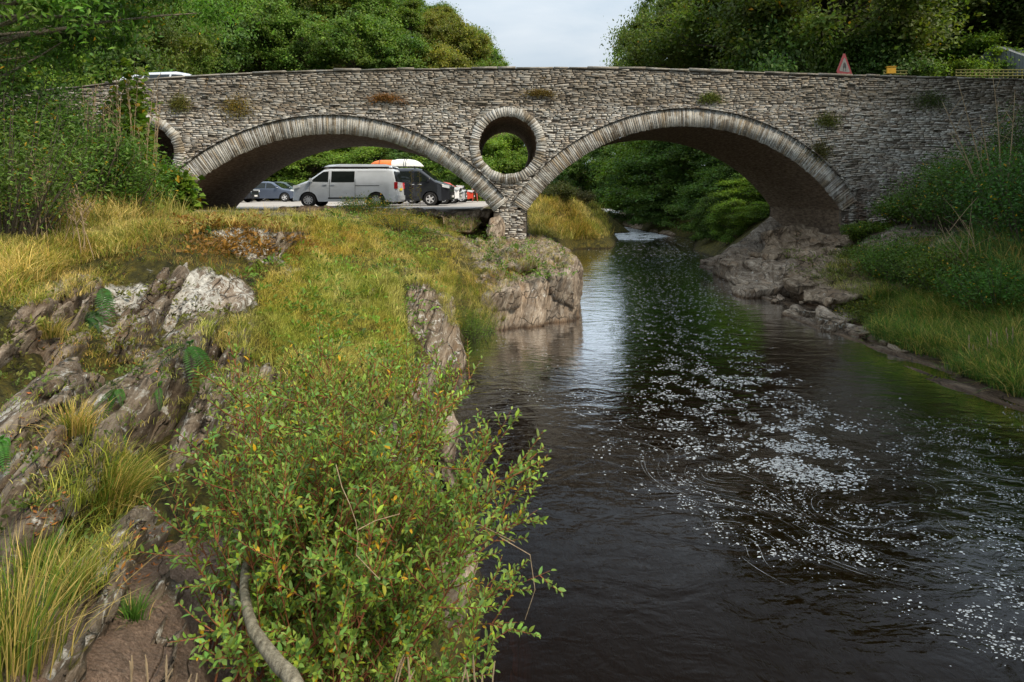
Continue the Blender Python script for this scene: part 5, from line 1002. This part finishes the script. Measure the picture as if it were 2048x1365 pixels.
# ================================================================ vehicles
def ip(tab,x): return float(np.interp(x,[a for a,b in tab],[b for a,b in tab]))
def make_vehicle(name,label,cat,mat,L,Wd,prof,belt,k,wx,wr,sidewin,wind,rear,loc,rz,zb=.26,lights=True,spokes=10,plate='plate',extra=None,group=None):
    """nose at x=0 pointing to -x, rear at x=L; y is across"""
    o=empty(name,loc,rz,label=label,cat=cat,group=group)
    def hw(x,z):
        w=Wd/2-max(0,z-belt)*k; e0=min(1,max(0,x/.7)); e1=min(1,max(0,(L-x)/.45)); return w-(.20*(1-e0)**2+.10*(1-e1)**2)*Wd/1.9
    xs_=sorted(set([round(v,3) for v in list(np.linspace(0,L,64))+[a for a,b in prof]+[w+s*wr*1.15*q for w in wx for s in (-1,1) for q in (1,.97,.85,.6,.3,0)]])); xs_=[v for v in xs_ if 0<=v<=L]
    NZ=18; V_=[];F_=[]
    for x in xs_:
        zt=ip(prof,x); b_=zb+(.10*(1-min(1,x/.35)) )
        for w in wx:
            dd=abs(x-w); ra=wr*1.17
            if dd<ra: b_=max(b_,wr+math.sqrt(ra*ra-dd*dd)*.98)
        b_=min(b_,zt-.05)
        for s in (1,-1):
            rng_=range(NZ) if s>0 else range(NZ-1,-1,-1)
            for j in rng_:
                f=j/(NZ-1); z=b_+(zt-b_)*(f**.8 if j<NZ-1 else 1); r_=.13; w=hw(x,min(z,zt)); dz=z-(zt-r_)
                if dz>0: w-=r_-math.sqrt(max(0,r_*r_-dz*dz))
                if f>.999: w*=.5 if False else .985
                V_.append((x,-s*w,z))
    M2=2*NZ
    for i in range(len(xs_)-1):
        for j in range(M2-1): F_.append((i*M2+j,(i+1)*M2+j,(i+1)*M2+j+1,i*M2+j+1))
    F_.append(tuple(range(M2))); n_=(len(xs_)-1)*M2; F_.append(tuple(range(n_+M2-1,n_-1,-1)))
    b=MB(); b.add(V_,F_); me=b.mesh('body',True); me.materials.append(mat); link('body',me,parent=o)
    # underbody
    b=MB(); b.box((L/2,0,.42),(L*.86,Wd*.72,.30)); b.build('underbody',M['black'],o)
    for poly in sidewin:
        for s in (1,-1):
            b=MB(); pts=[(x,s*(hw(x,z)+.010),z) for x,z in poly]; inn=[(x,s*(hw(x,z)-.02),z) for x,z in poly]; n=len(pts)
            b.add(pts+inn,[tuple(range(n)) if s<0 else tuple(range(n-1,-1,-1))]+[(i,(i+1)%n,(i+1)%n+n,i+n) for i in range(n)]); b.build('side_window',M['glass'],o)
    def glassband(x0,x1,nm,inset=.10):
        b=MB(); xs2=np.linspace(x0,x1,7); vs_=[]
        for x in xs2:
            zt=ip(prof,x); w=hw(x,zt)-inset; dx=.02; sl=(ip(prof,x+dx)-ip(prof,x-dx))/(2*dx); nx,nz=-sl,1; l=math.hypot(nx,nz); 
            for q in np.linspace(-1,1,9): vs_.append((x+nx/l*.014,w*q,zt+nz/l*.014))
        b.add(vs_,[(i*9+j,i*9+j+1,(i+1)*9+j+1,(i+1)*9+j) for i in range(6) for j in range(8)]); b.build(nm,M['glass'],o,smooth=True)
    if wind: glassband(*wind,'windscreen')
    if rear: glassband(*rear,'rear_window')
    for w in wx:
        for s in (1,-1):
            y=s*(Wd/2-.13); b=MB(); b.lathe([(wr*.62,-.10),(wr*.66,-.115),(wr*.94,-.11),(wr,-.07),(wr,.07),(wr*.94,.11),(wr*.66,.115),(wr*.62,.10),(wr*.62,-.10)],28,c=(w,y,wr)); ty=b.build('wheel',M['rubber'],o,smooth=True)
            b=MB(); yo=y+s*.085
            b.lathe([(wr*.66,-.02*s),(wr*.60,.02*s),(wr*.56,.0)],24,c=(w,yo,wr)); b.lathe([(.0,.022*s),(wr*.14,.02*s),(wr*.15,-.01)],12,c=(w,yo,wr))
            for q in range(spokes):
                a=2*math.pi*q/spokes; b.box((w+math.cos(a)*wr*.36,yo,wr+math.sin(a)*wr*.36),(wr*.50,.02,wr*.13 if spokes>6 else wr*.2),Matrix.Rotation(-a,3,'Y'))
            b.build('rim',M['rim'],ty); b=MB(); b.lathe([(0,0),(wr*.6,0)],20,c=(w,y+s*.05,wr)); b.build('brake_disc',M['black'],ty)
            # arch lining
            b=MB(); ra=wr*1.15; n=16; vs_=[]
            for yy in (s*(Wd/2-.03),s*(Wd/2-.34)):
                for i in range(n+1): a=math.pi*i/n; vs_.append((w+ra*math.cos(a),yy,wr+ra*math.sin(a)))
            b.add(vs_+[(w,s*(Wd/2-.34),wr)],[(i,i+1,i+n+2,i+n+1) for i in range(n)]+[(n+1+i,n+2+i,2*n+2) for i in range(n)]); b.build('wheel_arch',M['black'],o)
    if lights:
        zh=ip(prof,.25)*.5+.42 if lights is True else lights
        for s in (1,-1):
            b=MB(); x_=.16; b.prism([(.03,zh-.10),(.42,zh-.02),(.40,zh+.08),(.05,zh+.06)],s*(hw(x_,zh)-.16),s*(hw(.34,zh)+.012)); b.build('headlight',M['lamp'],o)
            zt_=min(ip(prof,L-.25)-.3,1.05); b=MB(); b.prism([(L-.16,zt_-.17),(L+.012,zt_-.17),(L+.004,zt_+.15),(L-.13,zt_+.15)],s*(Wd/2-.10)*.93,s*(hw(L-.1,zt_)+.012)); b.build('tail_light',M['red_lens'],o)
            b=MB(); mx_=sidewin[0][0][0]+.05 if sidewin else .9; mz=belt+.14; b.box((mx_,s*(hw(mx_,mz)+.12),mz),(.10,.20,.17),tap=.8); b.box((mx_+.02,s*(hw(mx_,mz)+.02),mz-.05),(.05,.10,.05)); b.build('wing_mirror',mat,o)
        b=MB(); b.box((-.012,0,zh-.06),(.03,Wd*.55,.14)); b.box((-.012,0,zh-.36),(.03,Wd*.62,.20)); b.build('grille',M['black'],o)
        b=MB(); b.box((-.03,0,.48),(.02,.50,.11)); b.build('number_plate',M['white_plate'],o)
        b=MB(); b.box((L+.018,0,.86),(.02,.50,.12)); b.build('number_plate',M['plate'],o)
        b=MB(); b.box((L-.05,0,.45),(.16,Wd*.93,.22)); b.build('rear_bumper',mat,o); b=MB(); b.box((.06,0,.40),(.14,Wd*.80,.2)); b.build('front_bumper',mat,o)
    if extra: extra(o,hw)
    return o
VP=[(0,.50),(.03,.95),(.12,1.06),(.68,1.26),(1.0,1.50),(1.42,1.84),(1.7,1.90),(4.3,1.90),(4.52,1.84),(4.66,1.2),(4.72,.80),(4.74,.5)]
VW=[[(.84,1.22),(1.64,1.20),(1.64,1.71),(1.40,1.69),(1.10,1.46)],[(1.78,1.19),(2.82,1.19),(2.82,1.72),(1.78,1.72)]]
def van_extra(o,hw):
    b=MB()
    for s in (1,-1):
        for x in (1.71,2.86): b.box((x,s*(hw(x,.9)+.002),.88),(.012,.01,.92))
        b.box((3.4,s*(hw(3.4,1.0)+.004),1.03),(1.1,.012,.022)); b.box((.80,s*(hw(.8,.9)+.002),.84),(.012,.01,.70))
    b.build('door_seam',M['black'],o)
    for x in (1.50,1.86):
        for s in (1,-1): b=MB(); b.box((x,s*(hw(x,1.07)+.02),1.07),(.17,.03,.035)); b.build('door_handle',M['silver'],o)
    b=MB()
    for s in (1,-1): b.box((2.6,s*(hw(2.6,.46)+.006),.43),(1.9,.012,.06))
    b.build('sill_stripe',M['black'],o)
def silver_extra(o,hw):
    van_extra(o,hw)
    b=MB(); n=16; prof_=[(1.30,1.90),(1.62,2.03),(2.2,2.07),(4.2,2.06),(4.45,2.0),(4.50,1.93)]
    vs_=[]
    for x,z in prof_:
        for y,dz in ((-.78,-.0),(-.72,.0),(.72,.0),(.78,-.0)): vs_.append((x,y,1.90 if abs(y)>.75 else z))
    b.add(vs_,[(i*4+j,i*4+j+1,(i+1)*4+j+1,(i+1)*4+j) for i in range(5) for j in range(3)]); b.build('pop_top_roof',M['paleblue'],o)
    b=MB(); b.box((2.85,-.80,1.915),(3.0,.05,.05)); b.box((2.85,.80,1.915),(3.0,.05,.05)); b.build('awning_rail',M['black'],o)
    b=MB()
    for s in (1,-1): b.box((3.6,s*(hw(3.6,1.45)+.003),1.24),(1.32,.01,.02)); b.box((3.6,s*(hw(3.6,1.7)+.003),1.70),(1.32,.01,.014))
    b.build('panel_crease',M['paleblue'],o)
def park(px,D,z=2.446): x,y=XY(px,D); return (x,y,z)
# silver van: nose left
x0,y0=XY(583,25.6)
make_vehicle('camper_van','silver camper van with raised roof seam parked side on under the left arch','van',M['silver'],4.74,1.90,VP,1.15,.18,[.74,3.80],.345,VW,(.70,1.40),(4.545,4.655),(x0,y0+.95,2.446),0,extra=silver_extra).scale=(1,1,.94)
# black van: nose right
def black_extra(o,hw):
    van_extra(o,hw)
    b=MB()
    for x in (1.8,3.6): b.box((x,0,1.97),(.05,1.5,.04)); b.box((x,.7,1.93),(.06,.06,.10)); b.box((x,-.7,1.93),(.06,.06,.10))
    b.build('roof_bar',M['black'],o)
x0,y0=XY(905,29.2)
make_vehicle('camper_van','black van carrying a canoe, parked behind the silver van','van',M['dark'],4.9,1.90,[(a*4.9/4.74,b) for a,b in VP],1.15,.18,[.98,3.98],.345,[[(1.0,1.22),(1.78,1.20),(1.78,1.71),(1.55,1.69),(1.22,1.46)],[(1.92,1.19),(2.95,1.19),(2.95,1.72),(1.92,1.72)],[(3.1,1.19),(4.2,1.19),(4.2,1.72),(3.1,1.72)]],(.74,1.44),(4.70,4.81),(x0,y0,2.446),math.pi-.04,extra=black_extra,spokes=5)
# canoe upside down on the black van
xc0,xc1=XY(735,29.0)[0],XY(846,29.0)[0]; cn=empty('canoe',((xc0+xc1)/2,29.25,4.47),0,label='orange and white upturned canoe strapped on the roof of the black van',cat='canoe'); Lc=(xc1-xc0)/2
def hull(x0,x1,nm,mat):
    b=MB(); vs_=[]; n=14; m=10
    for i in range(n+1):
        x=x0+(x1-x0)*i/n; q=abs(x/Lc); w=.42*max(0,1-q**3.2)+.01; h=.36*max(.0,1-q**5)*(1-.12*(1-(x/Lc)**2 if x<0 else 0))+.02
        for j in range(m+1): a=math.pi*j/m; vs_.append((x,-w*math.cos(a),h*math.sin(a)**.75-.02 if 0<j<m else -.02))
    b.add(vs_,[(i*(m+1)+j,(i+1)*(m+1)+j,(i+1)*(m+1)+j+1,i*(m+1)+j+1) for i in range(n) for j in range(m)]); b.build(nm,mat,cn,smooth=True)
hull(-Lc,-.12*Lc,'rear_hull',M['orange']); hull(-.12*Lc,Lc,'front_hull',M['canoewhite'])
for x in (-.55*Lc,.33*Lc,.40*Lc):
    b=MB(); pts=[(x,-.44*math.cos(a),.37*max(0,math.sin(a))**.75-.01) for a in np.linspace(0,math.pi,14)]; b.tube(pts,.012,4); b.build('strap',M['black'],cn)
SP=[(0,.50),(.04,.78),(.15,.86),(1.0,1.0),(1.75,1.46),(2.2,1.55),(3.4,1.53),(3.9,1.40),(4.25,1.0),(4.38,.8),(4.42,.5)]
SWn=[[(1.35,1.02),(2.25,1.02),(2.25,1.42),(1.9,1.40)],[(2.32,1.02),(3.15,1.02),(3.15,1.42),(2.32,1.42)],[(3.22,1.03),(3.75,1.12),(3.45,1.38),(3.22,1.40)]]
def car(nm,label,mat,pxn,D,rz,sx=1.0,cat='car',**k):
    x0,y0=XY(pxn,D); o=make_vehicle(nm,label,cat,mat,4.42,1.82,SP,.98,.30,[.85,3.50],.34,SWn,(1.06,1.70),(3.93,4.20),(x0,y0,2.446),rz,spokes=5,**k); o.scale=(sx,1,sx) if sx!=1 else (1,1,1); return o
car('parked_car','blue grey car parked behind the nose of the silver van',M['slateblue'],600,45.5,math.pi,1.04)
car('parked_car','dark car at the left, its front showing beside the arch foot',M['dark'],511,41,math.pi+.05)
car('parked_car','dark green grey estate car behind the blue grey car',M['greenpaint'],622,50,math.pi-.03,1.1)
car('parked_car','white car behind the bonnet of the black van',M['whitepaint'],921,33.5,math.pi-.02,1.08)
car('parked_car','pale silver car, the next to the right of the white car',M['paleblue'],932,36.5,math.pi-.02,.95)
car('parked_car','red car with a big dark wheel beside the arch foot on the right',M['redpaint'],948,41,math.pi-.02,.95)
car('parked_car','dark car roof showing above the white car',M['dark'],928,43,math.pi,1.35)
# car crossing the bridge
u,z=BF(320,150); bp=BP(u,2.2,top(u)+RD+.004)
x_=BP(u-2.2,2.2,0); o=make_vehicle('crossing_car','pale car whose roof shows above the left parapet of the bridge','car',M['silver'],4.42,1.82,SP,.98,.30,[.85,3.50],.34,SWn,(1.06,1.70),(3.93,4.20),(BP(u+2.2,1.6,top(u)+RD+.004)),math.pi+BA,spokes=5)
o.rotation_euler=(0,R(1.5),math.pi+BA)
# ================================================================ bridge-side furniture
def wpt(px,py,D): return P(px,py,D)
D=24.3; c=P(1688,134,D); zc=c.z
sg=empty('warning_sign',(c.x,c.y,5.9),R(25),label='red bordered triangular skid warning sign on a grey post above the right parapet',cat='road sign')
def tri(r_,y0,y1,mat,nm):
    b=MB(); pts=[]
    for a in (90,210,330):
        for d_ in (-9,0,9): pts.append((r_*(1-.004*abs(d_))*math.cos(R(a+d_*.6)),zc-5.9+r_*math.sin(R(a+d_*.6))))
    b.prism(pts,y0,y1); return b.build(nm,mat,sg)
M['signred_shaded']=plain('sign_red_shaded',(.17,.02,.02),.4); M['signwhite_shaded']=plain('sign_white_shaded',(.13,.13,.125),.4); M['grey']=plain('grey_steel',(.28,.29,.30),.45,.5,.4); M['signblack']=plain('sign_black',(.02,.02,.02),.5); M['yellow']=plain('yellow_board',(.5,.27,.02),.5)  # sign red and white are darkened: the shade there is put into their colour
tri(.56,-.02,0,M['signred_shaded'],'border'); tri(.37,-.026,-.02,M['signwhite_shaded'],'panel')
b=MB(); zz=zc-5.9
b.prism([(-.10,zz+.0),(-.08,zz+.09),(-.04,zz+.17),(.05,zz+.17),(.09,zz+.09),(.11,zz+.0),(.11,zz-.05),(-.10,zz-.05)],-.030,-.026)
for s in (-1,1): b.tube([(s*.07-.03,-.028,zz-.06),(s*.07+.04,-.028,zz-.09),(s*.07-.04,-.028,zz-.13),(s*.07+.02,-.028,zz-.17)],.010,4)
b.build('skid_symbol',M['signblack'],sg)
b=MB(); b.tube([(0,.03,-.6),(0,.03,zz+.45)],.035,10); b.build('post',M['grey'],sg,smooth=True)
c=P(1782,141,26); yb=empty('yellow_board',(c.x,c.y,5.9),R(-10),label='small square yellow board on a grey post beside the trellis end',cat='board')
b=MB(); b.box((0,0,c.z-5.9),(.36,.12,.30)); b.box((0,0,c.z-5.9+.16),(.40,.16,.03)); b.build('board',M['yellow'],yb); b=MB(); b.tube([(0,.02,-.6),(0,.02,c.z-5.9-.14)],.03,8); b.build('post',M['grey'],yb)
M['timber']=plain('yellow_green_timber',(.15,.145,.05),.8,.2,var=.3)
def trellis(pa,pb,ya,yb_,D,label):
    a,b_=P(pa,ya,D),P(pb,ya,D); zb_=P(0,yb_,D).z; L_=b_.x-a.x; o=empty('trellis_fence',(a.x,a.y,zb_-.8),0,label=label,cat='fence'); h=a.z-zb_+.8; n=int(L_/.22)
    for i in range(n+1):
        b=MB(); b.box((i*L_/n,0,h/2),(.045,.03,h)); b.build('upright',M['timber'],o)
    for z in (h-.03,h-.17,h-.31,h-.6):
        b=MB(); b.box((L_/2,-.028,z),(L_+.1,.025,.04)); b.build('rail',M['timber'],o)
trellis(1912,2110,139,158,27,'yellow green timber trellis over the parapet at the right edge')
trellis(1768,1812,141,153,27.5,'short piece of timber trellis beside the yellow board')
# cottage with a slate roof at the right edge
t=NT('pale_slate_roof'); mp=t.n('ShaderNodeMapping'); mp.inputs['Scale'].default_value=(3,3,6); t.l(t.obj(),mp.inputs[0]); bt=t.n('ShaderNodeTexBrick'); t.l(mp.outputs[0],bt.inputs[0]); bt.inputs['Scale'].default_value=1.2; bt.inputs['Color1'].default_value=(.22,.24,.26,1); bt.inputs['Color2'].default_value=(.22,.24,.27,1); bt.inputs['Mortar'].default_value=(.08,.08,.09,1); M['slate']=t.done(t.pbr(bt.outputs[0],.6,.3))
c=P(2075,105,31); hs=empty('cottage',(c.x+1.5,c.y+2,5.2),R(20),label='cottage with a pale slate roof half hidden by leaves at the upper right edge',cat='house')
b=MB(); b.box((0,0,1.6),(6,5,4.2)); b.build('wall',M['wall'],hs)
b=MB(); zt=c.z-5.2+.6; b.add([(-3.3,-2.9,zt-1.9),(3.3,-2.9,zt-1.9),(3.3,0,zt),(-3.3,0,zt),(-3.3,2.9,zt-1.9),(3.3,2.9,zt-1.9)],[(0,1,2,3),(3,2,5,4),(0,3,4),(1,5,2)]); b.build('roof',M['slate'],hs)
b=MB(); b.box((1.8,0,zt+.3),(.7,.5,1.2)); b.build('chimney',M['wall'],hs)
for x in (-1.5,1.4): b=MB(); b.box((x,-2.52,1.8),(.9,.06,1.1)); b.build('window',M['glass'],hs)
# low stone parapet return and safety: person by the arch foot
def person(px,pyf,label,D=None,pants='pants'):
    D_=(CH-2.446)*F0/(pyf-HZ) if D is None else D; x,y=XY(px,D_)
    J={'pel':(0,0,.93),'spine':(0,.0,1.15),'chest':(0,-.02,1.36),'neck':(0,-.03,1.50),'head':(0,-.05,1.62),'crown':(0,-.05,1.73),
       'lh':(.10,0,.88),'lk':(.15,-.04,.50),'la':(.19,.02,.09),'lt':(.21,-.15,.03),'rh':(-.10,0,.88),'rk':(-.15,-.03,.50),'ra':(-.19,.03,.09),'rt':(-.21,-.14,.03),
       'ls':(.19,-.01,1.42),'le':(.27,-.08,1.16),'lw':(.22,-.28,1.02),'lp':(.20,-.35,1.0),'rs':(-.19,-.01,1.42),'re':(-.28,-.06,1.16),'rw':(-.22,-.26,1.02),'rp':(-.20,-.33,1.0)}
    rad={'pel':.155,'spine':.14,'chest':.165,'neck':.06,'head':.095,'crown':.06,'lh':.10,'lk':.065,'la':.045,'lt':.035,'ls':.065,'le':.045,'lw':.032,'lp':.034}
    E_=[('pel','spine'),('spine','chest'),('chest','neck'),('neck','head'),('head','crown'),('pel','lh'),('lh','lk'),('lk','la'),('la','lt'),('pel','rh'),('rh','rk'),('rk','ra'),('ra','rt'),('chest','ls'),('ls','le'),('le','lw'),('lw','lp'),('chest','rs'),('rs','re'),('re','rw'),('rw','rp')]
    names=list(J); pts=[Vector(J[n]) for n in names]; rr=[rad.get(n,rad.get('l'+n[1:],.05)) for n in names]; ed=[(names.index(a),names.index(b)) for a,b in E_]
    for s,w in ((1,'lp'),(-1,'rp')):
        b0=Vector(J[w])
        for q,(ox,l) in enumerate(((-.028,.060),(-.010,.072),(.010,.068),(.028,.052))):
            i=len(pts); pts+=[b0+Vector((ox,-.035,0)),b0+Vector((ox,-.035-l*.5,-.012)),b0+Vector((ox,-.035-l,-.035))]; rr+=[.010,.009,.008]; ed+=[(names.index(w),i),(i,i+1),(i+1,i+2)]
        i=len(pts); pts+=[b0+Vector((-s*.045,.0,-.01)),b0+Vector((-s*.055,-.045,-.02))]; rr+=[.011,.009]; ed+=[(names.index(w),i),(i,i+1)]
    me=bpy.data.meshes.new('body'); me.from_pydata([tuple(p) for p in pts],ed,[]); o=bpy.data.objects.new('tmp',me); COL.objects.link(o)
    m=o.modifiers.new('s','SKIN'); 
    for i,v in enumerate(me.skin_vertices[0].data): v.radius=(rr[i],rr[i]); v.use_root=(i==0)
    sb=o.modifiers.new('ss','SUBSURF'); sb.levels=2; sb.render_levels=2
    ev=o.evaluated_get(bpy.context.evaluated_depsgraph_get()); m2=bpy.data.meshes.new_from_object(ev); bpy.data.objects.remove(o)
    t=NT('person_skin_and_clothes'); z=t.n('ShaderNodeSeparateXYZ'); t.l(t.n('ShaderNodeTexCoord').outputs['Object'],z.inputs[0]); zc_=z.outputs[2]; yy=z.outputs[1]
    c=t.mix(t.math('GREATER_THAN',zc_,.07),(.03,.025,.02),(.42,.09,.07)); c=t.mix(t.math('GREATER_THAN',zc_,.96),c,(.05,.06,.09)); c=t.mix(t.math('MAXIMUM',t.math('GREATER_THAN',zc_,1.50),t.math('LESS_THAN',yy,-.27)),c,(.48,.29,.21))
    mt=t.done(t.pbr(c,.8,.2)); m2.materials.append(mt); m2.polygons.foreach_set('use_smooth',[True]*len(m2.polygons)); m2.name='person'
    p=link('person',m2,label=label,cat='person'); p.location=(x,y,2.446)
    b=MB(); 
    for i in range(7):
        z0=1.60+.16*i/6; rd=.105*math.cos(math.pi/2*(i/6)**1.5)+.004
        n=12; b.V+=[(rd*math.cos(2*math.pi*k/n),-.035+rd*math.sin(2*math.pi*k/n),z0) for k in range(n)]
    b.F=[(i*12+k,i*12+(k+1)%12,(i+1)*12+(k+1)%12,(i+1)*12+k) for i in range(6) for k in range(12)]; b.n=len(b.V)
    b.build('hair',M['bark'],p,smooth=True)
    b=MB()
    for s in (-1,1): b.lathe([(.0,0),(.010,.004),(0,.008)],8,c=(s*.032,-.148,1.64))
    b.box((0,-.155,1.61),(.02,.03,.04),tap=.5); b.box((0,-.148,1.565),(.045,.008,.008)); b.build('face_features',M['bark'],p)
    return p
person(950,404,'person in red trousers standing beyond the right foot of the left arch')
# ================================================================ foam on the river
g=np.random.default_rng(9)
def inpoly(poly,x,y):
    c=False; j=len(poly)-1
    for i in range(len(poly)):
        if (poly[i][1]>y)!=(poly[j][1]>y) and x<(poly[j][0]-poly[i][0])*(y-poly[i][1])/(poly[j][1]-poly[i][1])+poly[i][0]: c=not c
        j=i
    return c
def clean(x,y): return (WL(x,y)[0],WL(x,y)[1])
VT=[(*clean(1400,960),.45,1.0),(*clean(1500,1065),.40,-1.1),(*clean(1700,1055),.50,1.2),(*clean(1850,960),.6,-.8),(*clean(2000,1100),.7,.9),(*clean(1600,1010),.6,.5),(*clean(1300,900),.5,-.6)]
def flow(x,y):
    vx,vy=.35+.0*x,-.62+0*y
    if y<10: vx+=.5*(10-y)/6
    for cx_,cy_,rd,st in VT:
        dx,dy=x-cx_,y-cy_; r2=(dx*dx+dy*dy)/(rd*rd); f=st*2.2*math.exp(-r2)/rd; vx+=-dy*f; vy+=dx*f
    return vx,vy
def backtrace(x,y,n=46,st=.035):
    for _ in range(n):
        vx,vy=flow(x,y); l=math.hypot(vx,vy)+1e-6; x-=vx/l*st; y-=vy/l*st
    return x,y
from mathutils import noise as mnoise
def streak(x,y):
    a,b=backtrace(x,y); return mnoise.noise((a*2.6,b*2.6,3.1))+.5*mnoise.noise((a*7,b*7,1.7))
ZN=[([(1230,500),(1400,500),(1440,560),(1470,640),(1560,740),(1580,760),(1450,790),(1330,760),(1290,680),(1250,600)],1900,.011),
    ([(1300,740),(1560,740),(1690,860),(1730,930),(1600,960),(1400,930),(1280,840)],1500,.013),([(1150,700),(1330,700),(1400,880),(1240,900),(1130,800)],260,.008),
    ([(1260,930),(1560,940),(1760,1020),(1800,1110),(1560,1120),(1420,1040),(1280,980)],700,.008),([(1750,850),(2048,820),(2048,1010),(1880,960),(1740,900)],900,.006),([(1780,960),(2048,1000),(2048,1330),(1900,1260),(1780,1120)],330,.010),
    ([(940,700),(1150,660),(1150,800),(1000,820)],160,.007),([(1260,440),(1420,470),(1440,520),(1200,520),(1180,490)],350,.02),([(1180,480),(1430,490),(1480,640),(1400,700),(1250,660)],700,.012),([(1500,1080),(2048,1000),(2048,1340),(1820,1280)],200,.008),([(1180,800),(1800,800),(2000,1000),(1500,1130),(1200,950)],500,.009),([(1480,780),(1760,870),(1700,1000),(1500,900)],450,.015)]
V_=[];F_=[]; n0=0
clus=[(g.uniform(1250,2048),g.uniform(500,1300)) for _ in range(90)]
for poly,n_,sz in ZN:
    xs_=[p[0] for p in poly]; ys_=[p[1] for p in poly]; k=0
    cl=[(g.uniform(min(xs_),max(xs_)),g.uniform(min(ys_),max(ys_))) for _ in range(26)]
    n_=int(n_*2.3)
    while k<n_:
        if g.random()<.35: c0_=cl[int(g.random()*26)]; s_=(max(xs_)-min(xs_))*.055; x=c0_[0]+g.normal()*s_; y=c0_[1]+g.normal()*s_*.45
        else: x,y=g.uniform(min(xs_),max(xs_)),g.uniform(min(ys_),max(ys_))
        if not inpoly(poly,x,y): continue
        x+=g.normal()*14; y+=g.normal()*9
        wx_,wy_,_=WL(x,max(435,y))
        if wy_<15 and streak(wx_,wy_)<g.uniform(-.25,.35): continue
        k+=1; vx,vy=flow(wx_,wy_); l=math.hypot(vx,vy); dx,dy=vx/l,vy/l
        s=sz*.5*min(2.6,g.lognormal(0,.6))*(.6+.06*wy_); el=g.uniform(1.0,1.8); el2=1/el**.5; m=8
        # foam rafts are stretched across the view by the shear between the bands
        a0=g.uniform(-.35,.35); ex,ey=math.cos(a0),math.sin(a0)
        for q in range(m):
            a=2*math.pi*q/m; rr_=s*g.uniform(.75,1.2); u_,v_=rr_*math.cos(a)*el,rr_*math.sin(a)*el2; V_.append((wx_+ex*u_-ey*v_,wy_+ey*u_+ex*v_,.006))
        F_.append(tuple(range(n0,n0+m))); n0+=m
FV=list(V_); FF=list(F_)
# long swirled threads following the eddies
for k in range(120):
    if k<200: c=VT[int(g.random()*len(VT))]; a=g.random()*6.283; rd=c[2]*g.uniform(.15,1.5); x,y=c[0]+rd*math.cos(a),c[1]+rd*math.sin(a)
    else: x,y,_=WL(g.uniform(1280,1800),g.uniform(900,1120))
    n=int(g.uniform(8,26)); w=g.uniform(.0004,.0012)*(1 if g.random()<.93 else 2); pts=[]
    for i in range(n):
        pts.append((x,y)); vx,vy=flow(x,y); l=math.hypot(vx,vy); x+=vx/l*.022; y+=vy/l*.022
    for i,(a_,b_) in enumerate(pts):
        j=min(i+1,n-1); h=max(i-1,0); tx,ty=pts[j][0]-pts[h][0],pts[j][1]-pts[h][1]; l=math.hypot(tx,ty)+1e-9; ww=w*math.sin(math.pi*(i+.3)/n)*g.uniform(.5,1.4); FV+=[(a_-ty/l*ww,b_+tx/l*ww,.0065),(a_+ty/l*ww,b_-tx/l*ww,.0065)]
    FF+=[(n0+2*i,n0+2*i+1,n0+2*i+3,n0+2*i+2) for i in range(n-1)]; n0+=2*n
me=bpy.data.meshes.new('river_foam'); me.from_pydata(FV,[],FF); t=NT('foam'); _p=t.pbr(t.ramp(t.noise(30,t.obj(),3),[(.3,(.45,.47,.47)),(.7,(.75,.77,.79))]),.7,.3); _tr=t.n('ShaderNodeBsdfTransparent'); _m=t.n('ShaderNodeMixShader'); t.l(t.math('ADD',t.math('MULTIPLY',t.step(t.noise(9,t.obj(),4,.7),.3,.65),.6),.3),_m.inputs[0]); t.l(_tr.outputs[0],_m.inputs[1]); t.l(_p,_m.inputs[2]); M['foam']=t.done(_m.outputs[0])
link('river_foam',me,M['foam'],label='white foam flecks and swirling threads drifting on the dark river',cat='foam',kind='stuff')
# rapids at the head of the pool
mb=MB(); rr=random.Random(6)
for k in range(900):
    y=rr.triangular(58,78,72); x=np.interp(y,[b for a,b in LW],[a for a,b in LW])+rr.uniform(.0,1)*3.6; z=max(0,(y-66)*.09)+rr.uniform(-.05,.12); s=rr.uniform(.08,.35)
    mb.box((x,y,z),(s*2,s,.10+rr.random()*.12),Matrix.Rotation(rr.random()*3,3,'Z'),tap=.4)
for k in range(500):
    y=rr.uniform(38,62); x=np.interp(y,[b for a,b in LW],[a for a,b in LW])+rr.uniform(.3,1)*5; mb.box((x,y,.01),(rr.uniform(.3,1.1),rr.uniform(.05,.14),.02),tap=.6)
mb.build('rapids',M['foam'],label='small white rapids at the head of the pool under the right arch',cat='white water',kind='stuff')
